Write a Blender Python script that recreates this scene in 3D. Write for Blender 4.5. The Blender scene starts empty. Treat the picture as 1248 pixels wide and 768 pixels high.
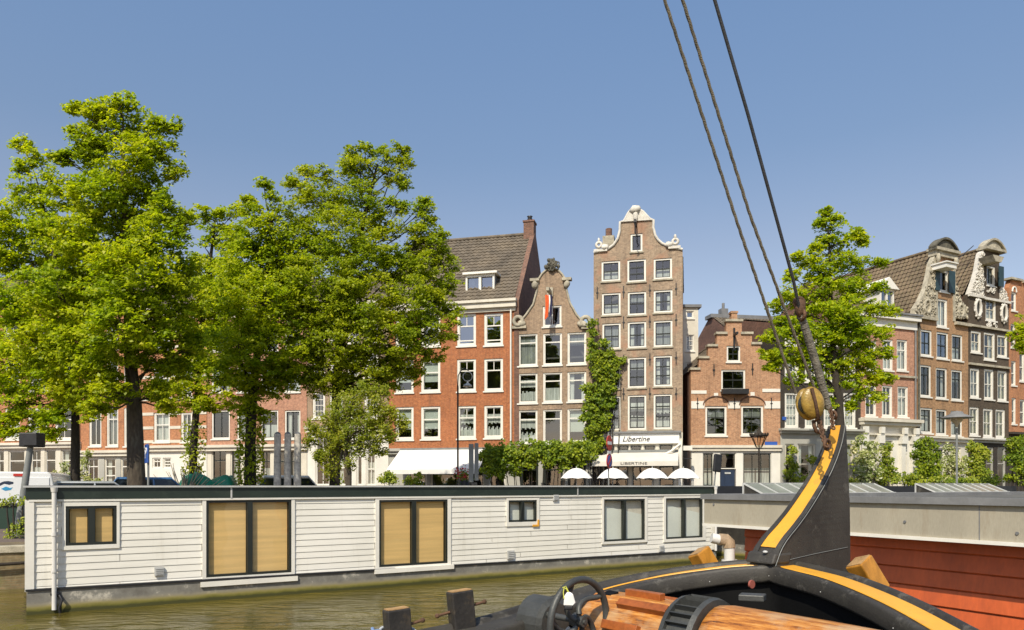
import bpy, bmesh, math, random
import numpy as np
from mathutils import Vector, Matrix
from mathutils.geometry import tessellate_polygon
R = math.radians
SC = bpy.context.scene
COL = SC.collection
FP, HZ, CX, CZ = 900.0, 592.0, 624.0, 2.8      # focal length in photo pixels, horizon row, centre column, eye height
GZ = 1.5                                       # street level above the water
rnd = random.Random(7)

# ------------------------------------------------------------------ helpers
def at(x, y, Y): return Vector(((x-CX)/FP*Y, Y, CZ+(HZ-y)/FP*Y))
def pz(x, y, z):
    Y = (CZ-z)*FP/(y-HZ); return Vector(((x-CX)/FP*Y, Y, z))
def tag(o, label=None, cat=None, group=None, kind=None):
    if label: o['label'] = label
    if cat: o['category'] = cat
    if group: o['group'] = group
    if kind: o['kind'] = kind
    return o
def empty(name, loc=(0,0,0), rz=0, label=None, cat=None, group=None):
    o = bpy.data.objects.new(name, None); COL.objects.link(o)
    o.location = loc; o.rotation_euler = (0,0,rz); o.empty_display_size = .2
    return tag(o, label, cat, group)
def copy_tree(o, parent=None):
    c = o.copy(); COL.objects.link(c); c.parent = parent
    for ch in list(o.children): copy_tree(ch, c)
    return c

class MB:
    def __init__(s): s.v = []; s.f = []; s.m = []; s.smooth = []
    def add(s, vs, fs, mi=0, smooth=False):
        n = len(s.v); s.v += [tuple(p) for p in vs]
        for f in fs: s.f.append(tuple(i+n for i in f)); s.m.append(mi); s.smooth.append(smooth)
        return s
    def box(s, x0, x1, y0, y1, z0, z1, mi=0):
        return s.add([(x0,y0,z0),(x1,y0,z0),(x1,y1,z0),(x0,y1,z0),(x0,y0,z1),(x1,y0,z1),(x1,y1,z1),(x0,y1,z1)],
              [(0,3,2,1),(4,5,6,7),(0,1,5,4),(1,2,6,5),(2,3,7,6),(3,0,4,7)], mi)
    def obox(s, c, ax, ay, az, mi=0):            # oriented box: centre and three half-axis vectors
        c, ax, ay, az = map(Vector, (c, ax, ay, az)); vs = []
        for k in (-1,1):
            for a, b in ((-1,-1),(1,-1),(1,1),(-1,1)): vs.append(c+ax*a+ay*b+az*k)
        return s.add(vs, [(0,3,2,1),(4,5,6,7),(0,1,5,4),(1,2,6,5),(2,3,7,6),(3,0,4,7)], mi)
    def quad(s, a, b, c, d, mi=0): return s.add([a,b,c,d], [(0,1,2,3)], mi)
    def prism(s, pts, y0, y1, mi=0):             # polygon in x,z pushed along y
        n = len(pts); vs = [(p[0],y0,p[1]) for p in pts]+[(p[0],y1,p[1]) for p in pts]
        tr = tessellate_polygon([[Vector((p[0],p[1],0)) for p in pts]])
        fs = [tuple(t) for t in tr]+[tuple(i+n for i in reversed(t)) for t in tr]
        fs += [(i,(i+1)%n,(i+1)%n+n,i+n) for i in range(n)]
        return s.add(vs, fs, mi)
    def tube(s, pts, r, n=8, mi=0, smooth=True, cap=True):
        pts = [Vector(p) for p in pts]; rs = r if isinstance(r, (list,tuple)) else [r]*len(pts)
        vs = []; prev = None
        for i, p in enumerate(pts):
            d = (pts[min(i+1,len(pts)-1)]-pts[max(i-1,0)]).normalized()
            if prev is None:
                a = Vector((0,0,1)) if abs(d.z) < .9 else Vector((1,0,0))
                u = d.cross(a).normalized()
            else:
                u = (prev-d*prev.dot(d)).normalized()
            prev = u; w = d.cross(u)
            for k in range(n):
                t = 2*math.pi*k/n; vs.append(p+(u*math.cos(t)+w*math.sin(t))*rs[i])
        fs = [(i*n+k,i*n+(k+1)%n,(i+1)*n+(k+1)%n,(i+1)*n+k) for i in range(len(pts)-1) for k in range(n)]
        s.add(vs, fs, mi, smooth)
        if cap:
            m = len(pts)-1
            s.add([vs[k] for k in range(n)], [tuple(reversed(range(n)))], mi)
            s.add([vs[m*n+k] for k in range(n)], [tuple(range(n))], mi)
        return s
    def lathe(s, prof, c=(0,0,0), n=16, mi=0, sx=1, sy=1, smooth=True):     # profile of (r,z)
        vs = [(c[0]+r*math.cos(2*math.pi*k/n)*sx, c[1]+r*math.sin(2*math.pi*k/n)*sy, c[2]+z) for r,z in prof for k in range(n)]
        fs = [(i*n+k,i*n+(k+1)%n,(i+1)*n+(k+1)%n,(i+1)*n+k) for i in range(len(prof)-1) for k in range(n)]
        return s.add(vs, fs, mi, smooth)
    def blob(s, c, r, n=8, mi=0, jit=0, rot=None):
        vs = []; m = n//2+1
        for i in range(m+1):
            th = math.pi*i/m
            for k in range(n):
                ph = 2*math.pi*k/n; j = 1+rnd.uniform(-jit,jit)
                v = Vector((math.sin(th)*math.cos(ph)*r[0]*j, math.sin(th)*math.sin(ph)*r[1]*j, math.cos(th)*r[2]*j))
                if rot: v = rot @ v
                vs.append(Vector(c)+v)
        fs = [(i*n+k,(i+1)*n+k,(i+1)*n+(k+1)%n,i*n+(k+1)%n) for i in range(m) for k in range(n)]
        return s.add(vs, fs, mi, True)
    def torus(s, c, ax, R_, r, n=24, m=8, mi=0, sx=1):
        ax = Vector(ax).normalized(); a = Vector((0,0,1)) if abs(ax.z) < .9 else Vector((1,0,0))
        u = ax.cross(a).normalized(); w = ax.cross(u)
        pts = [Vector(c)+u*math.cos(2*math.pi*k/n)*R_*sx+w*math.sin(2*math.pi*k/n)*R_ for k in range(n)]
        vs = []
        for p in pts:
            d = (p-Vector(c)).normalized()
            for j in range(m):
                t = 2*math.pi*j/m; vs.append(p+(d*math.cos(t)+ax*math.sin(t))*r)
        fs = [(i*m+j,((i+1)%n)*m+j,((i+1)%n)*m+(j+1)%m,i*m+(j+1)%m) for i in range(n) for j in range(m)]
        return s.add(vs, fs, mi, True)
    def build(s, name, mats, parent=None, label=None, bevel=0, seg=2):
        me = bpy.data.meshes.new(name); me.from_pydata(s.v, [], s.f)
        if not isinstance(mats, (list,tuple)): mats = [mats]
        for m in mats: me.materials.append(m)
        me.polygons.foreach_set('material_index', s.m); me.polygons.foreach_set('use_smooth', s.smooth); me.update()
        bm = bmesh.new(); bm.from_mesh(me)
        if bevel: bmesh.ops.remove_doubles(bm, verts=bm.verts, dist=1e-5)
        bmesh.ops.recalc_face_normals(bm, faces=bm.faces); bm.to_mesh(me); bm.free()
        o = bpy.data.objects.new(name, me); COL.objects.link(o); o.parent = parent
        if label: o['label'] = label
        if bevel:
            b = o.modifiers.new('bevel','BEVEL'); b.width = bevel; b.segments = seg; b.limit_method = 'ANGLE'; b.angle_limit = R(35)
        return o

# ------------------------------------------------------------------ materials
def newmat(name):
    m = bpy.data.materials.new(name); m.use_nodes = True; nt = m.node_tree
    b = nt.nodes.get('Principled BSDF'); return m, nt, b
def N(nt, t, **k):
    n = nt.nodes.new(t)
    for a, v in k.items():
        if a in n.inputs.keys(): n.inputs[a].default_value = v
        else: setattr(n, a, v)
    return n
def coords(nt, scale=(1,1,1), kind='Object', rot=(0,0,0)):
    tc = N(nt,'ShaderNodeTexCoord'); mp = N(nt,'ShaderNodeMapping'); mp.inputs['Scale'].default_value = scale
    mp.inputs['Rotation'].default_value = rot
    nt.links.new(tc.outputs[kind], mp.inputs['Vector']); return mp.outputs['Vector']
def ramp(nt, fac, stops):
    r = N(nt,'ShaderNodeValToRGB'); e = r.color_ramp.elements
    while len(e) < len(stops): e.new(.5)
    for i,(p,c) in enumerate(stops): e[i].position = p; e[i].color = (*c,1) if len(c)==3 else c
    nt.links.new(fac, r.inputs['Fac']); return r.outputs['Color']
def mixc(nt, fac, a, b, mode='MIX'):
    m = N(nt,'ShaderNodeMix', data_type='RGBA', blend_type=mode)
    for sock, v in ((m.inputs[0],fac),(m.inputs[6],a),(m.inputs[7],b)):
        if isinstance(v, bpy.types.NodeSocket): nt.links.new(v, sock)
        elif isinstance(v, (int,float)): sock.default_value = v
        else: sock.default_value = (*v,1) if len(v)==3 else v
    return m.outputs[2]
def surf(name, c, rough=.6, var=.25, sc=1.2, fine=25, fvar=.12, bump=.1, metal=0, stain=None, stretch=(1,1,1), spec=.5, stain_amt=.5):
    m, nt, b = newmat(name); v = coords(nt, stretch)
    n1 = N(nt,'ShaderNodeTexNoise', Scale=sc, Detail=5.0); nt.links.new(v, n1.inputs['Vector'])
    n2 = N(nt,'ShaderNodeTexNoise', Scale=fine, Detail=3.0); nt.links.new(v, n2.inputs['Vector'])
    lo = tuple(x*(1-var) for x in c); hi = tuple(min(1,x*(1+var*.6)) for x in c)
    col = ramp(nt, n1.outputs['Fac'], [(.3,lo),(.7,hi)])
    f = ramp(nt, n2.outputs['Fac'], [(.3,(1-fvar,)*3),(.7,(1,1,1))])
    col = mixc(nt, 1.0, col, f, 'MULTIPLY')
    if stain:
        n3 = N(nt,'ShaderNodeTexNoise', Scale=sc*2.3, Detail=8.0, Roughness=.7); nt.links.new(v, n3.inputs['Vector'])
        fac = ramp(nt, n3.outputs['Fac'], [(.52,(0,0,0)),(.68,(stain_amt,)*3)])
        col = mixc(nt, fac, col, stain)
    nt.links.new(col, b.inputs['Base Color'])
    b.inputs['Roughness'].default_value = rough; b.inputs['Metallic'].default_value = metal
    b.inputs['Specular IOR Level'].default_value = spec
    if bump:
        bp = N(nt,'ShaderNodeBump', Strength=bump, Distance=.02); nt.links.new(n2.outputs['Fac'], bp.inputs['Height'])
        nt.links.new(bp.outputs['Normal'], b.inputs['Normal'])
    return m
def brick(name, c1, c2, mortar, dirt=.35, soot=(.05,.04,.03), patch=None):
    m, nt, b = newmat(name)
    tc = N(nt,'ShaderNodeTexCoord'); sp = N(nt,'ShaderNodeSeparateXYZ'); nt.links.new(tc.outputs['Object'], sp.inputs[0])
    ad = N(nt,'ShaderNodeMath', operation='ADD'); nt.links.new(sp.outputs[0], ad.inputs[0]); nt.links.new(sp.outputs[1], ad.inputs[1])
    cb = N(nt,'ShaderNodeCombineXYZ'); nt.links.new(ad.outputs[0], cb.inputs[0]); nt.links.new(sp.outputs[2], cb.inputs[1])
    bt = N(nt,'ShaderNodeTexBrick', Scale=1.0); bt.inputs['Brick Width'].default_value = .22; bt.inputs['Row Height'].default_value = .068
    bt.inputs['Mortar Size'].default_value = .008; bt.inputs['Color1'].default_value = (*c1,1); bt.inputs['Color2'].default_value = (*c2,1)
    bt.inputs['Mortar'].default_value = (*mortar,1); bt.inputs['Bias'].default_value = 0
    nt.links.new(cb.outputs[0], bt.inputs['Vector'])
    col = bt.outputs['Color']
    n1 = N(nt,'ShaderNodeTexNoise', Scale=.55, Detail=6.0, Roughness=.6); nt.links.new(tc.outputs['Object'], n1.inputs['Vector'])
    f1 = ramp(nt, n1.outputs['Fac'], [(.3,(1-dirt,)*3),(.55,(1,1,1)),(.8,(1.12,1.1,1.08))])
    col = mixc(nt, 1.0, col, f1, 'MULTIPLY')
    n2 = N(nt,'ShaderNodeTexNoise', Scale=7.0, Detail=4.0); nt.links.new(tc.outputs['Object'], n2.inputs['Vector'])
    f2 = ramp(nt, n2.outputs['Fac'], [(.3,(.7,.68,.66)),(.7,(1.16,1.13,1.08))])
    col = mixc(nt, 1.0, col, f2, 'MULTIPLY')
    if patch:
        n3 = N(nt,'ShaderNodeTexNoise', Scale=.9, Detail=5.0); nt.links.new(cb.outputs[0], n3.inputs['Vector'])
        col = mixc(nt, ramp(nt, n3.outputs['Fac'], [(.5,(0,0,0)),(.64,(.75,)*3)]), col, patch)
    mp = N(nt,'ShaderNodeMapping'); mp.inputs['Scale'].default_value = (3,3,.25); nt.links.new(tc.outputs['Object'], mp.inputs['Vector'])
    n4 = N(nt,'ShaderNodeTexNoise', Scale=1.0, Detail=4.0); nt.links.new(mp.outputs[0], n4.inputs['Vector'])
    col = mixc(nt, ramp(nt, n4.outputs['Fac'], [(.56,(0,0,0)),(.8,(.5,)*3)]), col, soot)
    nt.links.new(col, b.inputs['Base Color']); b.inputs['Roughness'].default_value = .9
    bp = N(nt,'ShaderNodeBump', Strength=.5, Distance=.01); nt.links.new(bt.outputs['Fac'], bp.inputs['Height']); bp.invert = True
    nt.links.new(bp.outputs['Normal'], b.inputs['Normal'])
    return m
def leafmat(name, cols, trans=.58):
    m, nt, b = newmat(name); nt.nodes.remove(b); out = nt.nodes['Material Output']
    g = N(nt,'ShaderNodeNewGeometry')
    col = ramp(nt, g.outputs['Random Per Island'], [(i/(len(cols)-1), c) for i, c in enumerate(cols)])
    n1 = N(nt,'ShaderNodeTexNoise', Scale=.7, Detail=3.0); nt.links.new(g.outputs['Position'], n1.inputs['Vector'])
    col = mixc(nt, 1.0, col, ramp(nt, n1.outputs['Fac'], [(.32,(.7,.82,.8)),(.68,(1.18,1.1,.95))]), 'MULTIPLY')
    d = N(nt,'ShaderNodeBsdfDiffuse'); t = N(nt,'ShaderNodeBsdfTranslucent'); gl = N(nt,'ShaderNodeBsdfGlossy', Roughness=.45)
    gl.inputs['Color'].default_value = (.6,.6,.6,1)
    nt.links.new(col, d.inputs['Color'])
    nt.links.new(mixc(nt, 1.0, col, (1.25,1.3,.5), 'MULTIPLY'), t.inputs['Color'])
    mx = N(nt,'ShaderNodeMixShader', Fac=trans); nt.links.new(d.outputs[0], mx.inputs[1]); nt.links.new(t.outputs[0], mx.inputs[2])
    m2 = N(nt,'ShaderNodeMixShader', Fac=.02); nt.links.new(mx.outputs[0], m2.inputs[1]); nt.links.new(gl.outputs[0], m2.inputs[2])
    nt.links.new(m2.outputs[0], out.inputs['Surface'])
    return m
def glassmat(name, tint=(.75,.8,.8), refl=.14, rcol=(1,1,1)):
    m, nt, b = newmat(name); nt.nodes.remove(b); out = nt.nodes['Material Output']
    lw = N(nt,'ShaderNodeLayerWeight', Blend=.5); pw = N(nt,'ShaderNodeMath', operation='POWER'); pw.inputs[1].default_value = 4; nt.links.new(lw.outputs['Facing'], pw.inputs[0])
    ad = N(nt,'ShaderNodeMath', operation='MULTIPLY_ADD'); ad.inputs[1].default_value = .75; ad.inputs[2].default_value = refl
    ad.use_clamp = True; nt.links.new(pw.outputs[0], ad.inputs[0])
    t = N(nt,'ShaderNodeBsdfTransparent'); t.inputs['Color'].default_value = (*tint,1)
    g = N(nt,'ShaderNodeBsdfGlossy', Roughness=.02); g.inputs['Color'].default_value = (*rcol,1)
    v = coords(nt); n = N(nt,'ShaderNodeTexNoise', Scale=.8, Detail=1.0); nt.links.new(v, n.inputs['Vector'])
    bp = N(nt,'ShaderNodeBump', Strength=.25, Distance=.05); nt.links.new(n.outputs['Fac'], bp.inputs['Height']); nt.links.new(bp.outputs[0], g.inputs['Normal'])
    mx = N(nt,'ShaderNodeMixShader'); nt.links.new(ad.outputs[0], mx.inputs[0]); nt.links.new(t.outputs[0], mx.inputs[1]); nt.links.new(g.outputs[0], mx.inputs[2])
    nt.links.new(mx.outputs[0], out.inputs['Surface']); return m
def curtainmat(name, c, fold=18, lace=False):
    m, nt, b = newmat(name); v = coords(nt, (1,1,.05))
    w = N(nt,'ShaderNodeTexNoise', Scale=fold, Detail=2.0); nt.links.new(v, w.inputs['Vector'])
    col = ramp(nt, w.outputs['Fac'], [(.35,tuple(x*.6 for x in c)),(.6,c)])
    nt.links.new(col, b.inputs['Base Color']); b.inputs['Roughness'].default_value = .9
    return m
def tilemat(name, c1, c2, moss, amt=.5):
    m, nt, b = newmat(name); g = N(nt,'ShaderNodeNewGeometry'); v = coords(nt)
    n0 = N(nt,'ShaderNodeTexVoronoi', Scale=3.6); nt.links.new(v, n0.inputs['Vector'])
    n1 = N(nt,'ShaderNodeTexNoise', Scale=.8, Detail=6.0); nt.links.new(v, n1.inputs['Vector'])
    n2 = N(nt,'ShaderNodeTexNoise', Scale=9.0, Detail=4.0); nt.links.new(v, n2.inputs['Vector'])
    col = mixc(nt, n0.outputs['Color'], c1, c2)
    col = mixc(nt, 1.0, col, ramp(nt, n1.outputs['Fac'], [(.3,(.65,.65,.65)),(.7,(1.15,1.12,1.05))]), 'MULTIPLY')
    col = mixc(nt, ramp(nt, n2.outputs['Fac'], [(.5,(0,0,0)),(.68,(amt,)*3)]), col, moss)
    nt.links.new(col, b.inputs['Base Color']); b.inputs['Roughness'].default_value = .85; return m

M = {}
M['white'] = surf('white_paint', (.77,.74,.66), .5, .08, 1.5, 20, .05, .03)
M['cream'] = surf('cream_stucco', (.68,.63,.52), .7, .14, .8, 20, .08, .05, stain=(.35,.31,.24), stain_amt=.35)
M['greige'] = surf('grey_stucco', (.42,.41,.36), .7, .15, .8, 20, .08, .05)
M['stone'] = surf('weathered_stone', (.5,.45,.34), .85, .35, 3, 30, .3, .3, stain=(.12,.11,.08))
M['darkstone'] = surf('dark_mossy_stone', (.13,.12,.09), .9, .45, 3, 30, .35, .3, stain=(.25,.23,.15))
M['whitestone'] = surf('white_carved_stone', (.72,.68,.6), .8, .15, 3, 30, .25, .3, stain=(.3,.27,.2), stain_amt=.4)
M['sash_dark'] = surf('dark_green_sash', (.018,.022,.018), .4, .2, 2, 20, .05, 0)
M['black'] = surf('black_iron', (.02,.02,.022), .5, .3, 5, 40, .3, .1)
M['lead'] = surf('lead_grey', (.2,.2,.2), .6, .25, 2, 20, .15, .05)
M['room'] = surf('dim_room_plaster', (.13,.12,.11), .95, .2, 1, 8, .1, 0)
M['brick_red'] = brick('orange_red_brick', (.47,.155,.05), (.37,.11,.038), (.4,.24,.14), .2)
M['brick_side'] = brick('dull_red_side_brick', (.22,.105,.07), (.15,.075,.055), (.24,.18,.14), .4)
M['brick_brown'] = brick('warm_brown_brick', (.39,.27,.18), (.3,.21,.14), (.42,.34,.25), .28)
M['brick_tall'] = brick('grey_brown_brick', (.385,.28,.195), (.29,.205,.145), (.42,.36,.27), .28, patch=(.4,.22,.14))
M['brick_step'] = brick('light_orange_brick', (.5,.26,.14), (.4,.19,.1), (.52,.4,.28), .22)
M['brick_dark'] = brick('very_dark_brick', (.055,.045,.035), (.04,.033,.027), (.06,.05,.04), .3)
M['brick_choc'] = brick('chocolate_brick', (.1,.073,.048), (.075,.055,.038), (.11,.09,.065), .25)
M['brick_pink'] = brick('pink_brick', (.5,.25,.16), (.43,.2,.13), (.52,.35,.25), .18)
M['brick_tan'] = brick('tan_brown_brick', (.42,.24,.12), (.33,.18,.09), (.44,.31,.19), .25)
M['brick_orange'] = brick('bright_orange_brick', (.5,.21,.09), (.42,.165,.075), (.5,.3,.18), .2)
M['brick_quay'] = brick('mossy_quay_brick', (.3,.22,.12), (.22,.17,.09), (.26,.23,.14), .35, patch=(.22,.22,.07))
M['tile_grey'] = tilemat('grey_brown_pantiles', (.13,.105,.075), (.2,.165,.125), (.06,.052,.04), .4)
M['tile_brown'] = tilemat('mossy_brown_pantiles', (.12,.085,.055), (.19,.14,.09), (.2,.18,.08), .5)
M['glass'] = glassmat('window_glass', (.72,.77,.76), .13)
M['glass_clear'] = glassmat('clear_window_glass', (.96,.97,.96), .05)
M['glass_sky'] = glassmat('sky_reflecting_glass', (.5,.55,.6), .3, (.8,.88,1))
M['glass_green'] = glassmat('skylight_glass', (.6,.68,.62), .35, (.85,.9,.85))
M['cur_white'] = curtainmat('white_curtain', (.85,.83,.76))
M['cur_grey'] = curtainmat('grey_curtain', (.4,.4,.37))
M['cur_yellow'] = curtainmat('yellow_curtain', (.6,.55,.3))
M['shade'] = surf('grey_green_blind', (.72,.74,.66), .8, .08, 1, 10, .05, 0)
M['bamboo'] = surf('tan_paper_blind', (.85,.56,.22), .8, .14, 1.5, 60, .18, .05, stretch=(.3,.3,6))
M['teal'] = surf('teal_shutter_paint', (.025,.055,.065), .5, .2, 2, 20, .1, .05)
M['doorblue'] = surf('navy_door_paint', (.02,.035,.07), .35, .2, 2, 20, .1, 0)
M['canvas'] = surf('white_canvas', (.8,.78,.74), .85, .06, 1.5, 30, .04, .03)
M['canvas_cream'] = surf('cream_canvas', (.66,.62,.54), .85, .08, 1.5, 30, .05, .03)
M['red'] = surf('sign_red', (.5,.03,.02), .4, .1, 2, 20, .05, 0)
M['blue'] = surf('sign_blue', (.03,.1,.4), .4, .1, 2, 20, .05, 0)
M['flag_red'] = surf('flag_red', (.75,.13,.03), .8, .1, 4, 30, .1, .05)
M['flag_blue'] = surf('flag_blue', (.03,.03,.09), .8, .1, 4, 30, .1, .05)
M['grey_metal'] = surf('grey_painted_metal', (.22,.23,.22), .45, .2, 3, 30, .1, .03)
M['pale_metal'] = surf('pale_grey_metal', (.5,.5,.48), .4, .15, 3, 30, .08, .02)
M['bark'] = surf('grey_brown_bark', (.1,.078,.055), .95, .35, 1.5, 14, .45, 1.0, stretch=(1,1,.35), stain=(.14,.14,.1))
M['bark_dark'] = surf('dark_bark', (.045,.035,.025), .95, .35, 1.5, 14, .45, 1.0, stretch=(1,1,.35))
M['fascia'] = surf('dark_green_fascia', (.018,.03,.022), .45, .25, 1.2, 20, .1, .02, stain=(.04,.055,.04))
M['rooffelt'] = surf('roofing_felt', (.12,.115,.1), .9, .25, 1, 30, .2, .2, stain=(.22,.2,.15))
def sidingmat():
    m = surf('white_lapped_boards', (.8,.77,.69), .55, .06, 1.2, 9, .07, .03, stretch=(.3,1,4)); nt = m.node_tree; b = nt.nodes['Principled BSDF']
    src = b.inputs['Base Color'].links[0].from_socket
    v = coords(nt, (5,5,.35)); n = N(nt,'ShaderNodeTexNoise', Scale=1.0, Detail=5.0, Roughness=.65); nt.links.new(v, n.inputs['Vector'])
    c = mixc(nt, ramp(nt, n.outputs['Fac'], [(.56,(0,0,0)),(.8,(.38,)*3)]), src, (.45,.41,.32))
    v2 = coords(nt, (1,1,1)); n2 = N(nt,'ShaderNodeTexNoise', Scale=.5, Detail=6.0); nt.links.new(v2, n2.inputs['Vector'])
    c = mixc(nt, 1.0, c, ramp(nt, n2.outputs['Fac'], [(.3,(.9,.9,.88)),(.6,(1,1,1))]), 'MULTIPLY'); nt.links.new(c, b.inputs['Base Color']); return m
M['siding'] = sidingmat()
M['concrete'] = surf('fascia_concrete', (.4,.36,.275), .85, .12, .8, 30, .12, .15, stain=(.27,.21,.14), stain_amt=.55, stretch=(2.2,2.2,.45))
M['redwall'] = surf('oxide_red_boards', (.64,.125,.033), .5, .25, .9, 14, .15, .05, stretch=(1.5,1.5,.5), stain=(.3,.06,.025), stain_amt=.45)
M['shipblack'] = surf('ship_black_paint', (.045,.04,.033), .6, .35, 2.2, 60, .25, .12, stain=(.07,.065,.05), stain_amt=.45)
def specks(m, sc, c, lo=.7, chips=None):
    nt = m.node_tree; b = nt.nodes['Principled BSDF']; src = b.inputs['Base Color'].links[0].from_socket; v = coords(nt)
    n = N(nt,'ShaderNodeTexNoise', Scale=sc, Detail=6.0, Roughness=.75); nt.links.new(v, n.inputs['Vector'])
    col = mixc(nt, ramp(nt, n.outputs['Fac'], [(lo,(0,0,0)),(lo+.03,(.9,)*3)]), src, c)
    if chips:
        n2 = N(nt,'ShaderNodeTexNoise', Scale=chips[0], Detail=9.0, Roughness=.8); nt.links.new(v, n2.inputs['Vector'])
        col = mixc(nt, ramp(nt, n2.outputs['Fac'], [(chips[1],(0,0,0)),(chips[1]+.05,(chips[3],)*3)]), col, chips[2])
    nt.links.new(col, b.inputs['Base Color'])
specks(M['shipblack'], 26, (.3,.28,.24), .685, (3.5,.55,(.1,.092,.078),.7))
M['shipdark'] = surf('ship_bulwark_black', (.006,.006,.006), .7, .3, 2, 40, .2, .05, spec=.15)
M['shipyellow'] = surf('ship_yellow_paint', (.78,.38,.035), .42, .07, 3, 60, .06, .06, stain=(.55,.25,.03), stain_amt=.35)
specks(M['shipyellow'], 22, (.16,.1,.04), .67, (5,.56,(.62,.3,.05),.6))
M['varnish'] = surf('orange_varnished_wood', (.5,.2,.035), .38, .35, 2.0, 22, .3, .15, stretch=(5,5,1))
M['iron_grey'] = surf('grey_cast_iron', (.075,.077,.072), .5, .3, 4, 50, .2, .12, metal=.2)
M['rope'] = surf('tarred_rope', (.2,.17,.12), .9, .3, 8, 90, .4, .5)
M['wire'] = surf('dark_wire_rope', (.05,.05,.055), .6, .3, 8, 90, .4, .3)
M['rust'] = surf('rusty_chain', (.14,.07,.035), .8, .4, 8, 60, .4, .4)
M['carwhite'] = surf('car_white', (.75,.76,.76), .25, .03, 1, 10, .02, 0)
M['carblue'] = surf('car_blue', (.05,.14,.3), .25, .05, 1, 10, .02, 0)
M['carsilver'] = surf('car_silver', (.45,.47,.48), .25, .05, 1, 10, .02, 0, metal=.4)
M['carglass'] = surf('car_glass', (.015,.02,.022), .06, .05, 1, 10, .02, 0)
M['tyre'] = surf('tyre_rubber', (.015,.015,.015), .85, .1, 1, 10, .02, 0)
M['tarp'] = surf('green_tarp', (.01,.22,.13), .5, .25, 2, 10, .2, .3)
M['greenbox'] = surf('dark_green_steel', (.008,.035,.02), .5, .3, 1, 20, .1, .05)
M['pipe'] = surf('white_plastic_pipe', (.66,.64,.6), .4, .08, 3, 30, .05, .02)
M['elbow'] = surf('brown_stained_elbow', (.42,.3,.19), .5, .3, 9, 40, .2, .1)
M['signwhite'] = surf('sign_white', (.85,.84,.8), .45, .04, 2, 20, .03, 0)
M['flower'] = surf('red_flowers', (.6,.03,.04), .7, .3, 10, 40, .2, 0)
M['lampglass'] = surf('lamp_frosted_glass', (.55,.45,.3), .3, .1, 3, 20, .05, 0)
L_lime = leafmat('lime_tree_leaves', [(.2,.26,.008),(.33,.4,.01),(.47,.53,.014),(.62,.62,.03)])
L_dark = leafmat('dark_elm_leaves', [(.18,.23,.01),(.29,.35,.014),(.42,.47,.02),(.55,.57,.035)])
L_yel = leafmat('yellow_green_leaves', [(.2,.28,.008),(.33,.42,.01),(.47,.53,.012),(.62,.62,.02)])
L_willow = leafmat('pale_feathery_leaves', [(.2,.25,.02),(.3,.35,.03),(.4,.42,.05),(.5,.48,.08)])
L_ivy = leafmat('creeper_leaves', [(.07,.12,.006),(.13,.19,.009),(.22,.28,.012),(.32,.38,.02)], .3)
L_pale = leafmat('pale_garden_leaves', [(.14,.19,.03),(.26,.3,.08),(.4,.42,.18),(.7,.68,.5)], .3)
L_shrub = leafmat('garden_shrub_leaves', [(.1,.15,.01),(.18,.24,.015),(.28,.33,.025),(.4,.4,.05)], .3)

# hull paint that turns to algae at the waterline (real growth on the hull)
def hullmat():
    m, nt, b = newmat('weathered_hull'); tc = N(nt,'ShaderNodeTexCoord')
    sp = N(nt,'ShaderNodeSeparateXYZ'); g = N(nt,'ShaderNodeNewGeometry'); nt.links.new(g.outputs['Position'], sp.inputs[0])
    n1 = N(nt,'ShaderNodeTexNoise', Scale=2.2, Detail=8.0, Roughness=.7); nt.links.new(g.outputs['Position'], n1.inputs['Vector'])
    ma = N(nt,'ShaderNodeMath', operation='MULTIPLY_ADD'); nt.links.new(n1.outputs['Fac'], ma.inputs[0]); ma.inputs[1].default_value = -.12
    nt.links.new(sp.outputs[2], ma.inputs[2])
    base = ramp(nt, n1.outputs['Fac'], [(.35,(.14,.13,.11)),(.56,(.22,.21,.18)),(.64,(.5,.46,.38))])
    z = ramp(nt, ma.outputs[0], [(.0,(.05,.05,.008)),(.04,(.14,.13,.02)),(.1,(.26,.22,.07)),(.16,(.3,.26,.17)),(.26,(.2,.19,.16))])
    fac = ramp(nt, ma.outputs[0], [(.08,(1,1,1)),(.24,(0,0,0))])
    nt.links.new(mixc(nt, fac, base, z), b.inputs['Base Color']); b.inputs['Roughness'].default_value = .8
    bp = N(nt,'ShaderNodeBump', Strength=.3, Distance=.02); nt.links.new(n1.outputs['Fac'], bp.inputs['Height']); nt.links.new(bp.outputs[0], b.inputs['Normal'])
    return m
M['hull'] = hullmat()
def watermat():
    m, nt, b = newmat('canal_water'); v = coords(nt, (1,1,1))
    v2 = coords(nt, (.7,1.7,1), rot=(0,0,R(-12)))
    n1 = N(nt,'ShaderNodeTexNoise', Scale=1.25, Detail=2.5, Roughness=.5, Distortion=1.0); nt.links.new(v2, n1.inputs['Vector'])
    n2 = N(nt,'ShaderNodeTexNoise', Scale=7.0, Detail=4.0, Roughness=.6); nt.links.new(v2, n2.inputs['Vector'])
    n3 = N(nt,'ShaderNodeTexNoise', Scale=.35, Detail=3.0); nt.links.new(v, n3.inputs['Vector'])
    nt.links.new(ramp(nt, n3.outputs['Fac'], [(.35,(.07,.056,.01)),(.65,(.135,.105,.018))]), b.inputs['Base Color'])
    b.inputs['Roughness'].default_value = .03; b.inputs['IOR'].default_value = 1.33; b.inputs['Specular IOR Level'].default_value = .9
    b1 = N(nt,'ShaderNodeBump', Strength=1.0, Distance=.1); nt.links.new(n1.outputs['Fac'], b1.inputs['Height'])
    b2 = N(nt,'ShaderNodeBump', Strength=.8, Distance=.016); nt.links.new(n2.outputs['Fac'], b2.inputs['Height']); nt.links.new(b1.outputs[0], b2.inputs['Normal'])
    nt.links.new(b2.outputs[0], b.inputs['Normal']); return m
M['water'] = watermat()
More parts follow.
